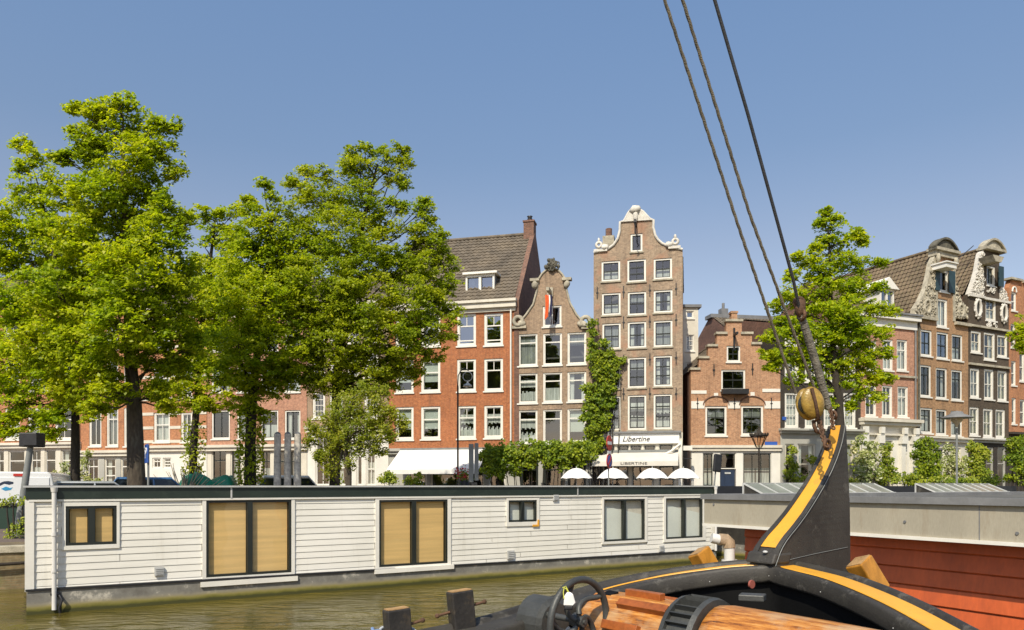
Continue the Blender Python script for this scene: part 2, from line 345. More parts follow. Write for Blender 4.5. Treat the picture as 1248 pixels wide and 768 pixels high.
M['earth'] = surf('dry_earth', (.2,.15,.09), .95, .3, 2, 30, .3, .5, stain=(.12,.13,.04))
M['cobble'] = surf('brick_paving', (.16,.12,.1), .9, .25, .6, 20, .3, .3)
M['asphalt'] = surf('asphalt', (.06,.06,.06), .9, .2, .5, 40, .2, .2)

# ------------------------------------------------------------------ camera, sky, sun
cam = bpy.data.cameras.new('camera'); co = bpy.data.objects.new('camera', cam); COL.objects.link(co)
co.location = (0,0,CZ); co.rotation_euler = (R(90),0,0); cam.sensor_width = 36; cam.lens = 36*FP/1248
cam.shift_y = (HZ-384)/1248; cam.clip_start = .05; cam.clip_end = 3000; SC.camera = co
sd = Vector((-.34,-.94,0)).normalized(); EL = R(47)
w = bpy.data.worlds.new('World'); SC.world = w; w.use_nodes = True; nt = w.node_tree
sky = nt.nodes.new('ShaderNodeTexSky'); sky.sky_type = 'NISHITA'; sky.sun_disc = False; sky.sun_elevation = EL
sky.sun_rotation = math.atan2(sd.x, sd.y); sky.air_density = 1.0; sky.dust_density = 1.0; sky.ozone_density = 1.7; sky.altitude = 0
hs = nt.nodes.new('ShaderNodeHueSaturation'); hs.inputs['Saturation'].default_value = .95
nt.links.new(sky.outputs[0], hs.inputs['Color'])
tcw = nt.nodes.new('ShaderNodeTexCoord'); spw = nt.nodes.new('ShaderNodeSeparateXYZ'); nt.links.new(tcw.outputs['Generated'], spw.inputs[0])
rw = nt.nodes.new('ShaderNodeValToRGB'); ew = rw.color_ramp.elements; ew.new(.5); ew.new(.6)
for e_,(p_,c_) in zip(ew, ((.0,(.93,.78,.72,1)),(.30,(.9,.78,.715,1)),(.40,(.8,.795,.78,1)),(.55,(.86,.925,.95,1)))): e_.position = p_; e_.color = c_
nt.links.new(spw.outputs[2], rw.inputs['Fac'])
mw = nt.nodes.new('ShaderNodeMix'); mw.data_type = 'RGBA'; mw.blend_type = 'MULTIPLY'; mw.inputs[0].default_value = 1
nt.links.new(hs.outputs[0], mw.inputs[6]); nt.links.new(rw.outputs[0], mw.inputs[7]); nt.links.new(mw.outputs[2], nt.nodes['Background'].inputs['Color'])
nt.nodes['Background'].inputs['Strength'].default_value = .192
sl = bpy.data.lights.new('sun','SUN'); sl.energy = 5.0; sl.angle = R(.55); sl.color = (1,.91,.75)
so = bpy.data.objects.new('sun', sl); COL.objects.link(so)
so.rotation_euler = (-Vector((sd.x*math.cos(EL), sd.y*math.cos(EL), math.sin(EL)))).to_track_quat('-Z','Y').to_euler()
SC.view_settings.view_transform = 'Standard'; SC.view_settings.look = 'None'; SC.view_settings.exposure = 0
SC.cycles.max_bounces = 10; SC.cycles.diffuse_bounces = 6; SC.cycles.transparent_max_bounces = 12; SC.cycles.caustics_reflective = False; SC.cycles.caustics_refractive = False

# ------------------------------------------------------------------ setting
mb = MB(); mb.quad((-500,-300,0),(700,-300,0),(700,900,0),(-500,900,0)); tag(mb.build('water', M['water']), kind='structure')
q0 = Vector((-13.4,20.1,0)); qd = Vector((math.cos(R(30)),math.sin(R(30)),0)); qn = Vector((-qd.y,qd.x,0))
def qp(t, b, z): p = q0+qd*t+qn*b; return (p.x,p.y,z)
mb = MB()
T0, T1 = -80, 110
prof = [(0,1.12),(1.0,1.2),(1.6,1.24),(3.2,GZ-.06),(30,GZ-.06),(1500,GZ-.06)]
for (b0,z0),(b1,z1) in zip(prof, prof[1:]):
    t0, t1 = (T0-600*(b1>100), T1+600*(b1>100))
    mb.quad(qp(T0,b0,z0), qp(T1,b0,z0), qp(t1,b1,z1), qp(t0,b1,z1))
tag(mb.build('ground', M['cobble']), kind='structure')
mb = MB(); mb.quad(qp(T0,.35,1.175), qp(T1,.35,1.175), qp(T1,1.0,1.21), qp(T0,1.0,1.21)); tag(mb.build('earth_verge', M['earth']), kind='structure')
mb = MB(); mb.quad(qp(T0,4,GZ-.052), qp(T1,4,GZ-.052), qp(T1,8,GZ-.052), qp(T0,8,GZ-.052)); tag(mb.build('road', M['asphalt']), kind='structure')
mb = MB(); mb.add([qp(T0,8,GZ-.056),qp(T1,8,GZ-.056),qp(T1,8,GZ+.06),qp(T0,8,GZ+.06),qp(T1,8.3,GZ+.06),qp(T0,8.3,GZ+.06),qp(T1,8.3,GZ-.056),qp(T0,8.3,GZ-.056)],
                  [(0,1,2,3),(3,2,4,5),(5,4,6,7)]); tag(mb.build('kerb', M['stone']), kind='structure')
qw = empty('quay_wall', qp(0,0,0), R(30), 'mossy brown brick quay wall of the canal behind the white houseboat', 'quay wall')
mb = MB(); mb.box(T0,T1,-.02,.5,-1,.98); mb.build('brick_face', M['brick_quay'], qw)
mb = MB(); mb.box(T0,T1,-.07,.36,.98,1.17); mb.build('coping', M['stone'], qw, bevel=.02)
mb = MB()
mb.tube([(-1.6,-.18,.66),(.55,-.16,.72)], .045, 8); mb.tube([(.5,-.14,.75),(.05,-.2,-.3)], .07, 8); mb.build('timber_fender', M['bark_dark'], qw)

# ------------------------------------------------------------------ facade system
def Pt(px, Y): return Vector(((px-CX)/FP*Y, Y))
def LY(x): return 45.38/(1+.238*(x-CX)/FP)
class Fac:
    def __init__(s, P0, P1, name=None, label=None, cat=None, group=None, z=GZ):
        s.P0 = P0; d = P1-P0; s.W = d.length; s.u = d/s.W; s.b = Vector((-s.u.y, s.u.x)); s.z = z
        if name: s.root = empty(name, (P0.x,P0.y,z), math.atan2(s.u.y,s.u.x), label, cat, group)
    def loc(s, x, y, off=0):
        Q = s.P0+s.b*off; k = (x-CX)/FP                     # Q + a*u = t*(k,1)
        a = (k*Q.y-Q.x)/(s.u.x-k*s.u.y); t = Q.y+a*s.u.y
        return a, CZ+(HZ-y)/FP*t-s.z
    def rect(s, x0, x1, y0, y1, off=0):
        ym = (y0+y1)/2; xm = (x0+x1)/2
        return s.loc(x0,ym,off)[0], s.loc(x1,ym,off)[0], s.loc(xm,y1,off)[1], s.loc(xm,y0,off)[1]
    def wall(s, outline, holes, mat, name='wall', y0=0, y1=.35, rev=.24, px=True):
        pts = [s.loc(*p) for p in outline] if px else outline
        loops = [[Vector((a,b,0)) for a,b in pts]]+[[Vector((h[0],h[2],0)),Vector((h[1],h[2],0)),Vector((h[1],h[3],0)),Vector((h[0],h[3],0))] for h in holes]
        flat = [p for l in loops for p in l]; n = len(flat)
        tr = tessellate_polygon(loops); mb = MB()
        mb.add([(p.x,y0,p.y) for p in flat]+[(p.x,y1,p.y) for p in flat], [tuple(t) for t in tr]+[tuple(i+n for i in t) for t in tr])
        i0 = 0
        for l in loops:
            k = len(l)
            mb.add([(p.x,y0,p.y) for p in l]+[(p.x,y1,p.y) for p in l], [(i,(i+1)%k,(i+1)%k+k,i+k) for i in range(k)]); i0 += k
        return mb.build(name, mat, s.root)
    def body(s, ze, mat, depth=9, name='side_wall', room=True, x0=.03, x1=None):
        W = s.W if x1 is None else x1; mb = MB()
        mb.quad((x0,.3,-1),(x0,depth,-1),(x0,depth,ze),(x0,.3,ze)); mb.quad((W-.03,.3,-1),(W-.03,depth,-1),(W-.03,depth,ze),(W-.03,.3,ze))
        mb.quad((x0,depth,-1),(W-.03,depth,-1),(W-.03,depth,ze),(x0,depth,ze)); mb.build(name, mat, s.root)
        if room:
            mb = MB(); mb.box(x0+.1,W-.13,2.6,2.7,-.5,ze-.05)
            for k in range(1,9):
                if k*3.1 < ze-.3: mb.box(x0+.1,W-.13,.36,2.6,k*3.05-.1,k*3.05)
            mb.build('room_interior', M['room'], s.root)
def window(F, x0, x1, y0, y1, cols=2, rows=(.5,), fr='white', sash='white', cur='none', fw=.1, sill=True, rec=.05, local=None, bw=.035, glass='glass', arch=False, tcols=None):
    a0,a1,z0,z1 = local or F.rect(x0,x1,y0,y1)
    mb = MB(); d0, d1 = rec, rec+.12
    mb.box(a0,a0+fw,d0,d1,z0,z1); mb.box(a1-fw,a1,d0,d1,z0,z1); mb.box(a0+fw,a1-fw,d0,d1,z1-fw,z1); mb.box(a0+fw,a1-fw,d0,d1,z0,z0+fw)
    wn = mb.build('window', M[fr], F.root)
    b0,b1,c0,c1 = a0+fw,a1-fw,z0+fw,z1-fw
    sb = MB(); e0, e1 = rec+.04, rec+.1; s_ = .045
    sb.box(b0,b0+s_,e0,e1,c0,c1); sb.box(b1-s_,b1,e0,e1,c0,c1); sb.box(b0+s_,b1-s_,e0,e1,c1-s_,c1); sb.box(b0+s_,b1-s_,e0,e1,c0,c0+s_)
    zs = [c0+(c1-c0)*r for r in rows]
    for z in zs: sb.box(b0+s_,b1-s_,e0-.01,e1-.005,z-bw,z+bw)
    edges = [c0]+zs+[c1]
    for i in range(len(edges)-1):
        nc = tcols if (tcols is not None and i == len(edges)-2) else cols
        for k in range(1, nc):
            xx = b0+(b1-b0)*k/nc; sb.box(xx-bw*.6,xx+bw*.6,e0+.01,e1-.012,edges[i]+bw,edges[i+1]-bw)
    sb.build('sash', M[sash], wn)
    mb = MB(); mb.quad((b0,rec+.075,c0),(b1,rec+.075,c0),(b1,rec+.075,c1),(b0,rec+.075,c1)); mb.build('pane', M[glass], wn)
    if sill:
        mb = MB(); mb.box(a0-.06,a1+.06,-.07,rec,z0-.09,z0); mb.build('sill', M['stone' if sill == 'stone' else fr], wn)
    yb = rec+.2; W_, H_ = b1-b0, c1-c0
    cb = MB(); cm = 'cur_white'
    def q(f0,f1,g0,g1): cb.quad((b0+W_*f0,yb,c0+H_*g0),(b0+W_*f1,yb,c0+H_*g0),(b0+W_*f1,yb,c0+H_*g1),(b0+W_*f0,yb,c0+H_*g1))
    if cur == 'full': q(0,1,0,1)
    elif cur == 'half': q(0,1,0,.5)
    elif cur == 'tall': q(0,.46,0,.68); q(.5,1,0,.68)
    elif cur == 'top': q(0,1,.62,1); cm = 'cur_grey'
    elif cur == 'blind': q(0,1,.3,1); cm = 'shade'
    elif cur == 'grey': q(0,1,0,1); cm = 'cur_grey'
    elif cur == 'yellow': q(0,.4,0,1); q(.55,1,0,1); cm = 'cur_yellow'
    elif cur == 'side': q(0,.3,0,1); q(.76,1,0,1)
    elif cur == 'left': q(0,.45,0,1)
    elif cur == 'lace':
        q(0,1,.55,.82)
        n = 9
        for k in range(n):
            g = .12+.1*abs(math.sin(k*1.7)); q(k/n,(k+.93)/n,.05,g+.2)
    elif cur == 'cafe':
        n = 11
        for k in range(n): q(k/n,(k+1)/n,0,.3+.06*math.sin(k*2.1)); q(k/n,(k+1)/n,.42+.07*abs(math.sin(k*1.1)),.78)
    if cb.v: cb.build('curtain', M[cm], wn)
    return wn
def cornice(F, x0, x1, steps, mat, name='cornice'):      # steps: (z0, z1, projection)
    mb = MB()
    for z0,z1,p in steps: mb.box(x0-p*.3,x1+p*.3,-p,.02,z0,z1)
    return mb.build(name, mat, F.root)
def pantiles(name, o, u, v, W, H, mat, parent, pitch=.3, row=.36, left=None):      # real corrugated, stepped tile courses
    o, u, v = Vector(o), Vector(u).normalized(), Vector(v).normalized(); n = u.cross(v)
    if n.z < 0: n = -n
    nu = max(2,int(W/pitch*4)); nv = int(H/row); vs = []; fs = []
    for j in range(nv):
        for e in (0,1):
            vv = (j+e)*H/nv; lift = .05 if e == 0 else .005
            for i in range(nu+1):
                uu = W*i/nu; h = .032*math.sin(2*math.pi*uu/pitch)+lift+rnd.uniform(-.006,.006)
                vs.append(o+u*uu+v*vv+n*h)
    for j in range(nv):
        a = j*2*(nu+1)
        for i in range(nu): fs.append((a+i,a+i+1,a+nu+1+i+1,a+nu+1+i))
        if j:
            p = a-(nu+1)
            for i in range(nu): fs.append((p+i,p+i+1,a+i+1,a+i))
    mb = MB(); mb.add(vs, fs); return mb.build(name, mat, parent)
def gable_roof(F, ze, zr, mat, depth=9, y0=.3, x0=0, x1=None):
    W = x1 or F.W; xm = (x0+W)/2; L = depth-y0
    for (ox, sgn) in ((x0,1),(W,-1)):
        v = Vector(((xm-ox),0,zr-ze)); H = v.length
        pantiles('roof', (ox,y0,ze), (0,1,0), v, L, H, mat, F.root)
    mb = MB(); mb.tube([(xm,y0,zr+.05),(xm,depth,zr+.05)], .12, 8); mb.build('roof_ridge', mat, F.root)
def shutter_anchor(F, pts):
    for (x,y) in pts:
        a,z = F.loc(x,y); mb = MB(); mb.box(a-.025,a+.025,-.05,-.005,z-.35,z+.35); mb.box(a-.07,a+.07,-.045,-.004,z-.03,z+.03); mb.build('wall_anchor', M['black'], F.root)
def rects(F, L): return [F.rect(*r[:4]) for r in L]
def gable_ends(F, x0, x1, ze, zr, mat, d=4.6, depth=9):
    for x in (x0, x1):
        mb = MB(); mb.prism([(0,ze-.6),(depth,ze-.6),(depth,ze),(d,zr),(0,ze)],0,.2)
        o = mb.build('gable_end', mat, F.root); o.rotation_euler = (0,0,R(90)); o.location = (x,0,0)
def text(body, size, mat, parent, loc, rx=90, shear=0, name='lettering', ext=.01, rz=0, scale=(1,1,1)):
    c = bpy.data.curves.new(name,'FONT'); c.body = body; c.size = size; c.extrude = ext; c.align_x = 'CENTER'; c.align_y = 'CENTER'; c.shear = shear
    t = bpy.data.objects.new(name+'_src', c); COL.objects.link(t)
    me = bpy.data.meshes.new_from_object(t); bpy.data.objects.remove(t)
    me.materials.clear(); me.materials.append(mat)
    o = bpy.data.objects.new(name, me); COL.objects.link(o); o.parent = parent; o.location = loc; o.rotation_euler = (R(rx),0,rz); o.scale = scale
    return o

# ================================================================== HOUSES, middle row
# ---- red house with the white awning
F = Fac(Pt(474,LY(474)), Pt(627,LY(627)), 'canal_house', 'orange red brick house with tiled roof, white dormer and big white awning', 'house')
W_ = F.W; zl = F.loc(560,547)[1]; zt = F.loc(600,378)[1]
cols = [(482,504),(513,536.6),(557,580),(590,613)]
rows_ = [(382,421),(437,476.5),(494,534)]
holes = []; wl = []
for ci,(a,b) in enumerate(cols):
    for ri,(t,bb) in enumerate(rows_):
        k = (3-ci)*.7; r = F.rect(a,b,t+k,bb+k); holes.append(r); wl.append((r,ci,ri))
F.wall([(0,zl),(W_,zl),(W_,zt),(0,zt)], holes, M['brick_red'], px=False)
for r,ci,ri in wl:
    if ci >= 2: window(F,0,0,0,0, local=r, cols=1, tcols=2, rows=(.66,) if ri else (.12,.64), fw=.13, cur=('none','none','cafe')[ri], glass='glass_sky' if ri==0 else 'glass')
    else: window(F,0,0,0,0, local=r, cols=1, rows=(.62,), fw=.13, cur='blind' if ri else 'grey')
sh = [F.rect(497,520,556,592), F.rect(525,560,556,592), F.rect(566,590,556,592), F.rect(596,616,556,592)]
sh = [(a,b,.12,zl-.75) for a,b,c,d in sh]
F.wall([(0,-1),(W_,-1),(W_,zl),(0,zl)], sh, M['greige'], 'shop_wall', px=False)
for r in sh: window(F,0,0,0,0, local=r, cols=1, rows=(.75,), fr='white', sash='sash_dark', sill=False)
cornice(F, 0, W_, [(zl-.3,zl-.12,.18),(zl-.12,zl+.06,.3)], M['greige'], 'shop_cornice')
cornice(F, -.1, W_+.05, [(zt-.12,zt+.1,.12),(zt+.1,zt+.42,.3),(zt+.42,zt+.58,.42)], M['cream'], 'gutter_cornice')
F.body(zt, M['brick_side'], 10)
ze, zr, dp = zt+.5, F.loc(625,288,5)[1], 10
v = Vector((0,5.1,zr-ze)); pantiles('roof', (-.3,-.1,ze), (1,0,0), v, W_+.3, v.length, M['tile_grey'], F.root)
v = Vector((0,-5,zr-ze)); pantiles('roof', (-.3,dp,ze), (1,0,0), v, W_+.3, v.length, M['tile_grey'], F.root)
mb = MB(); mb.tube([(-.3,5,zr+.05),(W_-.1,5,zr+.05)], .13, 8); mb.build('roof_ridge', M['tile_grey'], F.root)
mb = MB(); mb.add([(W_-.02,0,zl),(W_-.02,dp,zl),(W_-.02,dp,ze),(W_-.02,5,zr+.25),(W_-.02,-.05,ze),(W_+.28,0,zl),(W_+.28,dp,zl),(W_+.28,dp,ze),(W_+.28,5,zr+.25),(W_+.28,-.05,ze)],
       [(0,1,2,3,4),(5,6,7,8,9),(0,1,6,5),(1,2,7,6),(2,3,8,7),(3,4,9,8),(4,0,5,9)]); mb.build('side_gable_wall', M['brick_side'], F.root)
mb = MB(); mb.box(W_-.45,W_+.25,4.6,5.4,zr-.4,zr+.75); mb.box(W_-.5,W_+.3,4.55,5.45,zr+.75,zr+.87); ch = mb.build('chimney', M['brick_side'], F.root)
mb = MB(); mb.lathe([(.16,0),(.2,.1),(.14,.3),(.2,.38),(.02,.4)], (W_-.1,5,zr+.87), 10); mb.build('chimney_pot', M['black'], ch)
# dormer
da,db,dz0,dz1 = F.rect(568,603,335,361,.9)
dm = MB(); dm.box(da,da+.12,.8,1.0,dz0,dz1); dm.box(db-.12,db,.8,1.0,dz0,dz1); dm.box(da+.12,db-.12,.8,1.0,dz0,dz0+.14); dm.box(da+.12,db-.12,.8,1.0,dz1-.16,dz1)
xm = (da+db)/2; dm.box(xm-.08,xm+.08,.8,1.0,dz0+.14,dz1-.16); dm.box(da-.15,db+.2,.62,3.2,dz1+.003,dz1+.14)
do = dm.build('dormer', M['white'], F.root)
mb = MB(); mb.box(da,da+.06,1.0,3,dz0-.2,dz1); mb.box(db-.06,db,1.0,3,dz0-.2,dz1); mb.build('dormer_cheek', M['lead'], do)
mb = MB(); mb.quad((da+.1,.95,dz0+.1),(db-.1,.95,dz0+.1),(db-.1,.95,dz1-.1),(da+.1,.95,dz1-.1)); mb.build('pane', M['glass_sky'], do)
mb = MB(); mb.quad((da+.1,1.15,dz0+.1),(da+.5,1.15,dz0+.1),(da+.5,1.15,dz1-.1),(da+.1,1.15,dz1-.1)); mb.build('curtain', M['cur_white'], do)
a_,_ = F.loc(623,400); mb = MB(); mb.tube([(a_,-.1,zt),(a_,-.1,zl)], .055, 8); mb.build('downpipe', M['white'], F.root)
# awning
p0,p1 = F.loc(490,548)[0], F.loc(597,548)[0]; zt2 = F.loc(545,548)[1]-.02; zf = F.loc(525,572,-2.5)[1]
aw = MB(); aw.add([(p0,-.32,zt2),(p1,-.32,zt2),(p1,-2.5,zf),(p0,-2.5,zf),(p0,-.32,zt2-.03),(p1,-.32,zt2-.03),(p1,-2.5,zf-.03),(p0,-2.5,zf-.03)],
  [(0,1,2,3),(4,5,6,7),(0,1,5,4),(1,2,6,5),(2,3,7,6),(3,0,4,7)])
ao = aw.build('awning', M['canvas'], F.root)
mb = MB(); mb.box(p0,p1,-2.52,-2.5,zf-.28,zf); mb.build('valance', M['canvas'], ao)
mb = MB(); mb.tube([(p1-.05,-.1,zt2-1.3),(p1-.05,-2.45,zf-.06)],.03,6); mb.tube([(p0+.05,-.1,zt2-1.3),(p0+.05,-2.45,zf-.06)],.03,6); mb.box(p0,p1,-.34,-.2,zt2-.1,zt2+.12); mb.build('awning_frame', M['grey_metal'], ao)
FR = F

# ---- bell gable house
F = Fac(Pt(627.5,LY(627.5)), Pt(722,LY(722)), 'canal_house', 'warm brown brick bell gable house flying a furled flag below its attic', 'house')
W_ = F.W; zl = F.loc(675,548)[1]
out = [(722,548),(721.5,397),(712,394),(703,384),(694.5,369),(690.5,353),(689.5,341),(685,334),(680,329),(673,326.5),(666,329),(660.5,334),(655.5,342),(654.5,354),(650,371),(641,384),(634,392),(627.8,400),(627.8,548)]
wins = [(661.5,684.3,372.5,398)]
wr = [(407,446),(455,491.5),(500,541)]
for (a,b,dy) in ((631.5,655,0),(661.8,684.8,-1),(691.5,714.4,-2)):
    for t,bb in wr: wins.append((a,b,t+dy,bb+dy))
lo = [(F.loc(*p)) for p in out]; lo[0] = (W_,zl); lo[-1] = (0,zl); lo[1] = (W_,lo[1][1]); lo[-2] = (0,lo[-2][1])
F.wall(lo, rects(F,wins), M['brick_brown'], px=False)
cu = ['none','grey','lace','cafe','none','half','none','top','side','blind']
for i, wv in enumerate(wins): window(F,*wv, cols=1 if i else 2, rows=(.74,) if i else (), tcols=1 if i else None, cur=cu[i], fw=.085)
ze = F.loc(640,396)[1]; F.body(ze, M['brick_side'], 9); gable_roof(F, ze-.8, F.loc(672,362)[1], M['tile_grey'], 9, y0=1.0)
mb = MB(); pts = [(Vector((F.loc(*p)[0],-.02,F.loc(*p)[1]))) for p in out[2:-2]]; mb.tube(pts, .07, 6); tr = mb.build('gable_coping', M['stone'], F.root)
mb = MB()
cx_, cz_ = F.loc(672,323)
for k in range(34):
    a = rnd.uniform(0,math.pi*2); r = rnd.uniform(.1,.5); p_ = (cx_+math.cos(a)*r,-.1+rnd.uniform(-.08,.08),cz_+math.sin(a)*r*.62)
    if k%3: mb.blob(p_,(.11,.09,.12),7,0,.3)
    else: mb.torus(p_,(rnd.uniform(-.4,.4),1,rnd.uniform(-.4,.4)),.11,.045,12,5)
mb.build('carved_crest', M['darkstone'], F.root)
for (px,py) in ((652,342),(691,341)):
    a,z = F.loc(px,py); mb = MB(); mb.box(a-.28,a+.28,-.2,.2,z-.06,z+.1); mb.blob((a,-.1,z-.3),(.2,.15,.25),8,0,.2); mb.build('scroll_ornament', M['stone'], F.root)
for (px,py,s) in ((630,392,1),(716,392,-1)):
    a,z = F.loc(px,py); mb = MB(); mb.torus((a+.1*s,-.1,z),(0,1,0),.26,.13,14,6); mb.blob((a+.3*s,-.1,z-.15),(.3,.14,.2),8,0,.2); mb.box(a-.35,a+.6 if s>0 else a+.4,-.15,.2,z-.45,z-.28); mb.build('volute', M['stone'], F.root)
a,z = F.loc(671,357); mb = MB(); mb.box(a-.09,a+.09,-1.0,.1,z-.1,z+.1); mb.box(a-.16,a+.16,-.12,0,z-.25,z+.3); mb.build('hoist_beam', M['stone'], F.root)
# ground floor
sh = [F.rect(634,656,552,592),F.rect(662,686,552,592),F.rect(692,714,552,592)]; sh = [(a,b,.1,zl-.6) for a,b,c,d in sh]
F.wall([(0,-1),(W_,-1),(W_,zl),(0,zl)], sh, M['greige'], 'shop_wall', px=False)
for r in sh: window(F,0,0,0,0, local=r, cols=1, rows=(.8,), fr='sash_dark', sash='sash_dark', sill=False)
cornice(F, 0, W_, [(zl-.25,zl+.05,.22)], M['greige'], 'shop_cornice')
a,z = F.loc(671.5,364); fl = empty('furled_flag', tuple(F.root.matrix_basis @ Vector((a,-.95,z))), F.root.rotation_euler.z, 'red, white and blue flag hanging furled from a hoist beam', 'flag'); fl.scale = (.5,.7,.8)
def hang(x0,x1,h,m,nm,y):
    mb = MB(); n = 10; vs = []
    for j in range(7):
        for i in range(n+1):
            t = i/n; vs.append((x0+(x1-x0)*t+.05*math.sin(j*.8), y+.06*math.sin(t*11+j*.5), -h*j/6+.25*(t-.5)*(j/6)))
    mb.add(vs, [(j*(n+1)+i,j*(n+1)+i+1,(j+1)*(n+1)+i+1,(j+1)*(n+1)+i) for j in range(6) for i in range(n)],0,True); mb.build(nm, m, fl)
hang(-.38,.06,1.75,M['flag_red'],'red_band',0); hang(-.05,.22,1.35,M['signwhite'],'white_band',.08); hang(.15,.42,1.6,M['flag_blue'],'blue_band',.14)
mb = MB(); mb.tube([(-.1,0,.1),(.05,.9,-1.9)],.03,6); mb.build('pole', M['white'], fl)

# ---- tall neck gable house with the cafe
F = Fac(Pt(723.5,LY(723.5)), Pt(832,LY(832)), 'canal_house', 'tall grey brown house with white trimmed scroll gable above a cafe', 'house')
W_ = F.W; zl = F.loc(778,528)[1]
curveL = [(725,308),(735,305.6),(742,303),(748,298.5),(753,291),(755.5,281),(755.8,271),(760.7,269.7),(765.7,260),(770,255),(774.8,253)]
curveR = [(784,258.6),(791.7,267),(796.5,268.7),(796.2,277),(798.5,287),(802,292.5),(807,297),(816,300.5),(829,304.5)]
top = [F.loc(*p) for p in curveR[::-1]]+[F.loc(*p) for p in curveL[::-1]]
top[0] = (W_,top[0][1]); top[-1] = (0,top[-1][1])
lo = [(0,zl),(W_,zl)]+top
wins = [(768.4,783,284.6,306.8),(733,755.8,318,342.7),(764.5,787.2,316,343.5),(796.6,819,314.7,340),
 (733.5,756.3,357,384),(765,787.5,355.6,384),(796.6,819.5,353.4,381),(734,756.4,394,425.5),(765,787.5,392,424),(796.6,819.5,390.5,422.6),
 (734.5,756.5,437,473.5),(765,787.4,435.5,472.7),(796.5,819,433.4,471),(736,756.5,483,524.5),(765,787.6,481.5,524),(796.5,819,480.4,523)]
F.wall(lo, rects(F,wins), M['brick_tall'], px=False)
cu = ['none','half','none','half','half','top','side','grey','side','grey','none','top','side','cafe','lace','cafe']
for i, wv in enumerate(wins): window(F,*wv, cols=2 if i else 1, rows=(.5,) if i in(1,3,4,5,6,7,8,9) else ((.34,.67) if i else ()), fr='white', sash='sash_dark', cur=cu[i], fw=.105, sill='stone', glass='glass')
ze = F.loc(778,308)[1]; F.body(ze, M['brick_orange'], 9); gable_roof(F, ze-.3, ze+1.6, M['tile_grey'], 9, y0=.6)
mb = MB(); mb.tube([Vector((a,-.02,z)) for a,z in top], .085, 6); mb.build('gable_coping', M['whitestone'], F.root)
mb = MB(); mb.prism([F.loc(757,271),F.loc(795.5,268.5),F.loc(791,266.5),F.loc(784,259.5),F.loc(774.8,254.5),F.loc(766,260.5),F.loc(761,270)], -.09, -.003)
a,z = F.loc(774.8,256); mb.blob((a,-.12,z),(.35,.2,.22),8,0,.15); mb.blob((a,-.12,z-.4),(.15,.12,.4),8,0,.15)
mb.build('carved_crown', M['whitestone'], F.root)
for (px,py,s) in ((731,299,1),(822,295,-1)):
    a,z = F.loc(px,py); mb = MB(); mb.torus((a-.05*s,-.06,z),(0,1,0),.15,.09,14,6); mb.blob((a+.3*s,-.06,z-.15),(.25,.13,.17),8,0,.25); mb.blob((a-.05*s,-.06,z+.26),(.09,.1,.16),8,0,.2)
    mb.box(a-.35,a+.45 if s>0 else a+.35,-.12,.15,z-.4,z-.25); mb.build('volute', M['whitestone'], F.root)
a,z = F.loc(742,295,1.5); mb = MB(); mb.box(a-.35,a+.35,1.2,1.9,z-1.5,z+.3); ch = mb.build('chimney', M['stone'], F.root)
mb = MB(); mb.lathe([(.2,0),(.2,.5)],(a,1.5,z+.3),10); mb.build('chimney_pot', M['brick_side'], ch)
shutter_anchor(F, [(728,357),(760,356),(792,354),(824,352),(729,395),(760,393),(792,392),(824,390),(760,440),(792,438),(824,436),(760,480),(792,480),(824,480)])
a,z = F.loc(775,275); mb = MB(); mb.box(a-.07,a+.07,-.9,.05,z-.1,z+.08); mb.tube([(a,-.8,z-.1),(a,-.8,z-.7),(a+.1,-.8,z-.85),(a,-.8,z-.95)],.035,6); mb.build('hoist_beam', M['black'], F.root)
sh = [(736,749,542,550),(752,766.5,542,550),(768,782,542,550),(784.5,799,542,550),(803,820,541,550),(723,733,560,600),(738,766,560,600),(770,797,560,600),(803,822,560,600)]
hr = rects(F,sh)
F.wall([(0,-1),(W_,-1),(W_,zl),(0,zl)], hr, M['cream'], 'shop_wall', px=False)
for r in hr: window(F,0,0,0,0, local=r, cols=1, rows=(), fr='greige', sash='sash_dark', sill=False, fw=.06, cur='none')
a0,a1,z0,z1 = F.rect(732,828,528.5,541); mb = MB(); mb.box(a0,a1,-.16,-.003,z0,z1); sg = mb.build('shop_sign', M['signwhite'], F.root)
mb = MB(); mb.box(a0-.1,a1+.1,-.3,-.003,z1+.003,z1+.12); mb.build('shop_cornice', M['lead'], F.root)
a,z = F.loc(775,535.5); text('Libertine', .44, M['black'], sg, (a,-.175,z), shear=.35)
p0,p1 = F.loc(726,552)[0], F.loc(827,552)[0]; zt2 = F.loc(778,551.5)[1]; zf = F.loc(773,562,-1.6)[1]
aw = MB(); aw.add([(p0,-.15,zt2),(p1,-.15,zt2),(p1,-1.6,zf),(p0,-1.6,zf),(p0,-.15,zt2-.03),(p1,-.15,zt2-.03),(p1,-1.6,zf-.03),(p0,-1.6,zf-.03)],
  [(0,1,2,3),(4,5,6,7),(0,1,5,4),(1,2,6,5),(2,3,7,6),(3,0,4,7)]); ao = aw.build('awning', M['canvas_cream'], F.root)
zb = F.loc(773,568,-1.6)[1]; mb = MB(); mb.box(p0,p1,-1.63,-1.6,zb,zf-.02); vo = mb.build('valance', M['canvas_cream'], ao)
text('LIBERTINE', .21, M['black'], vo, ((p0+p1)/2-.05,-1.64,(zb+zf)/2), scale=(1.6,1,1), ext=.004)
mb = MB(); mb.box(p0,p1,-.2,-.05,zt2,zt2+.14); mb.tube([(p1,-.1,zt2-.9),(p1,-1.55,zf-.05)],.03,6); mb.build('awning_frame', M['grey_metal'], ao)
a,z = F.loc(829,548); mb = MB(); mb.box(a-.1,a+.1,-.25,-.02,-.2,z+.5); mb.tube([(a,-.3,z+.3),(a-.5,-.5,z-.1),(a-.9,-.4,z-.3)],.07,6); mb.build('bracket', M['white'], F.root)
FT = F

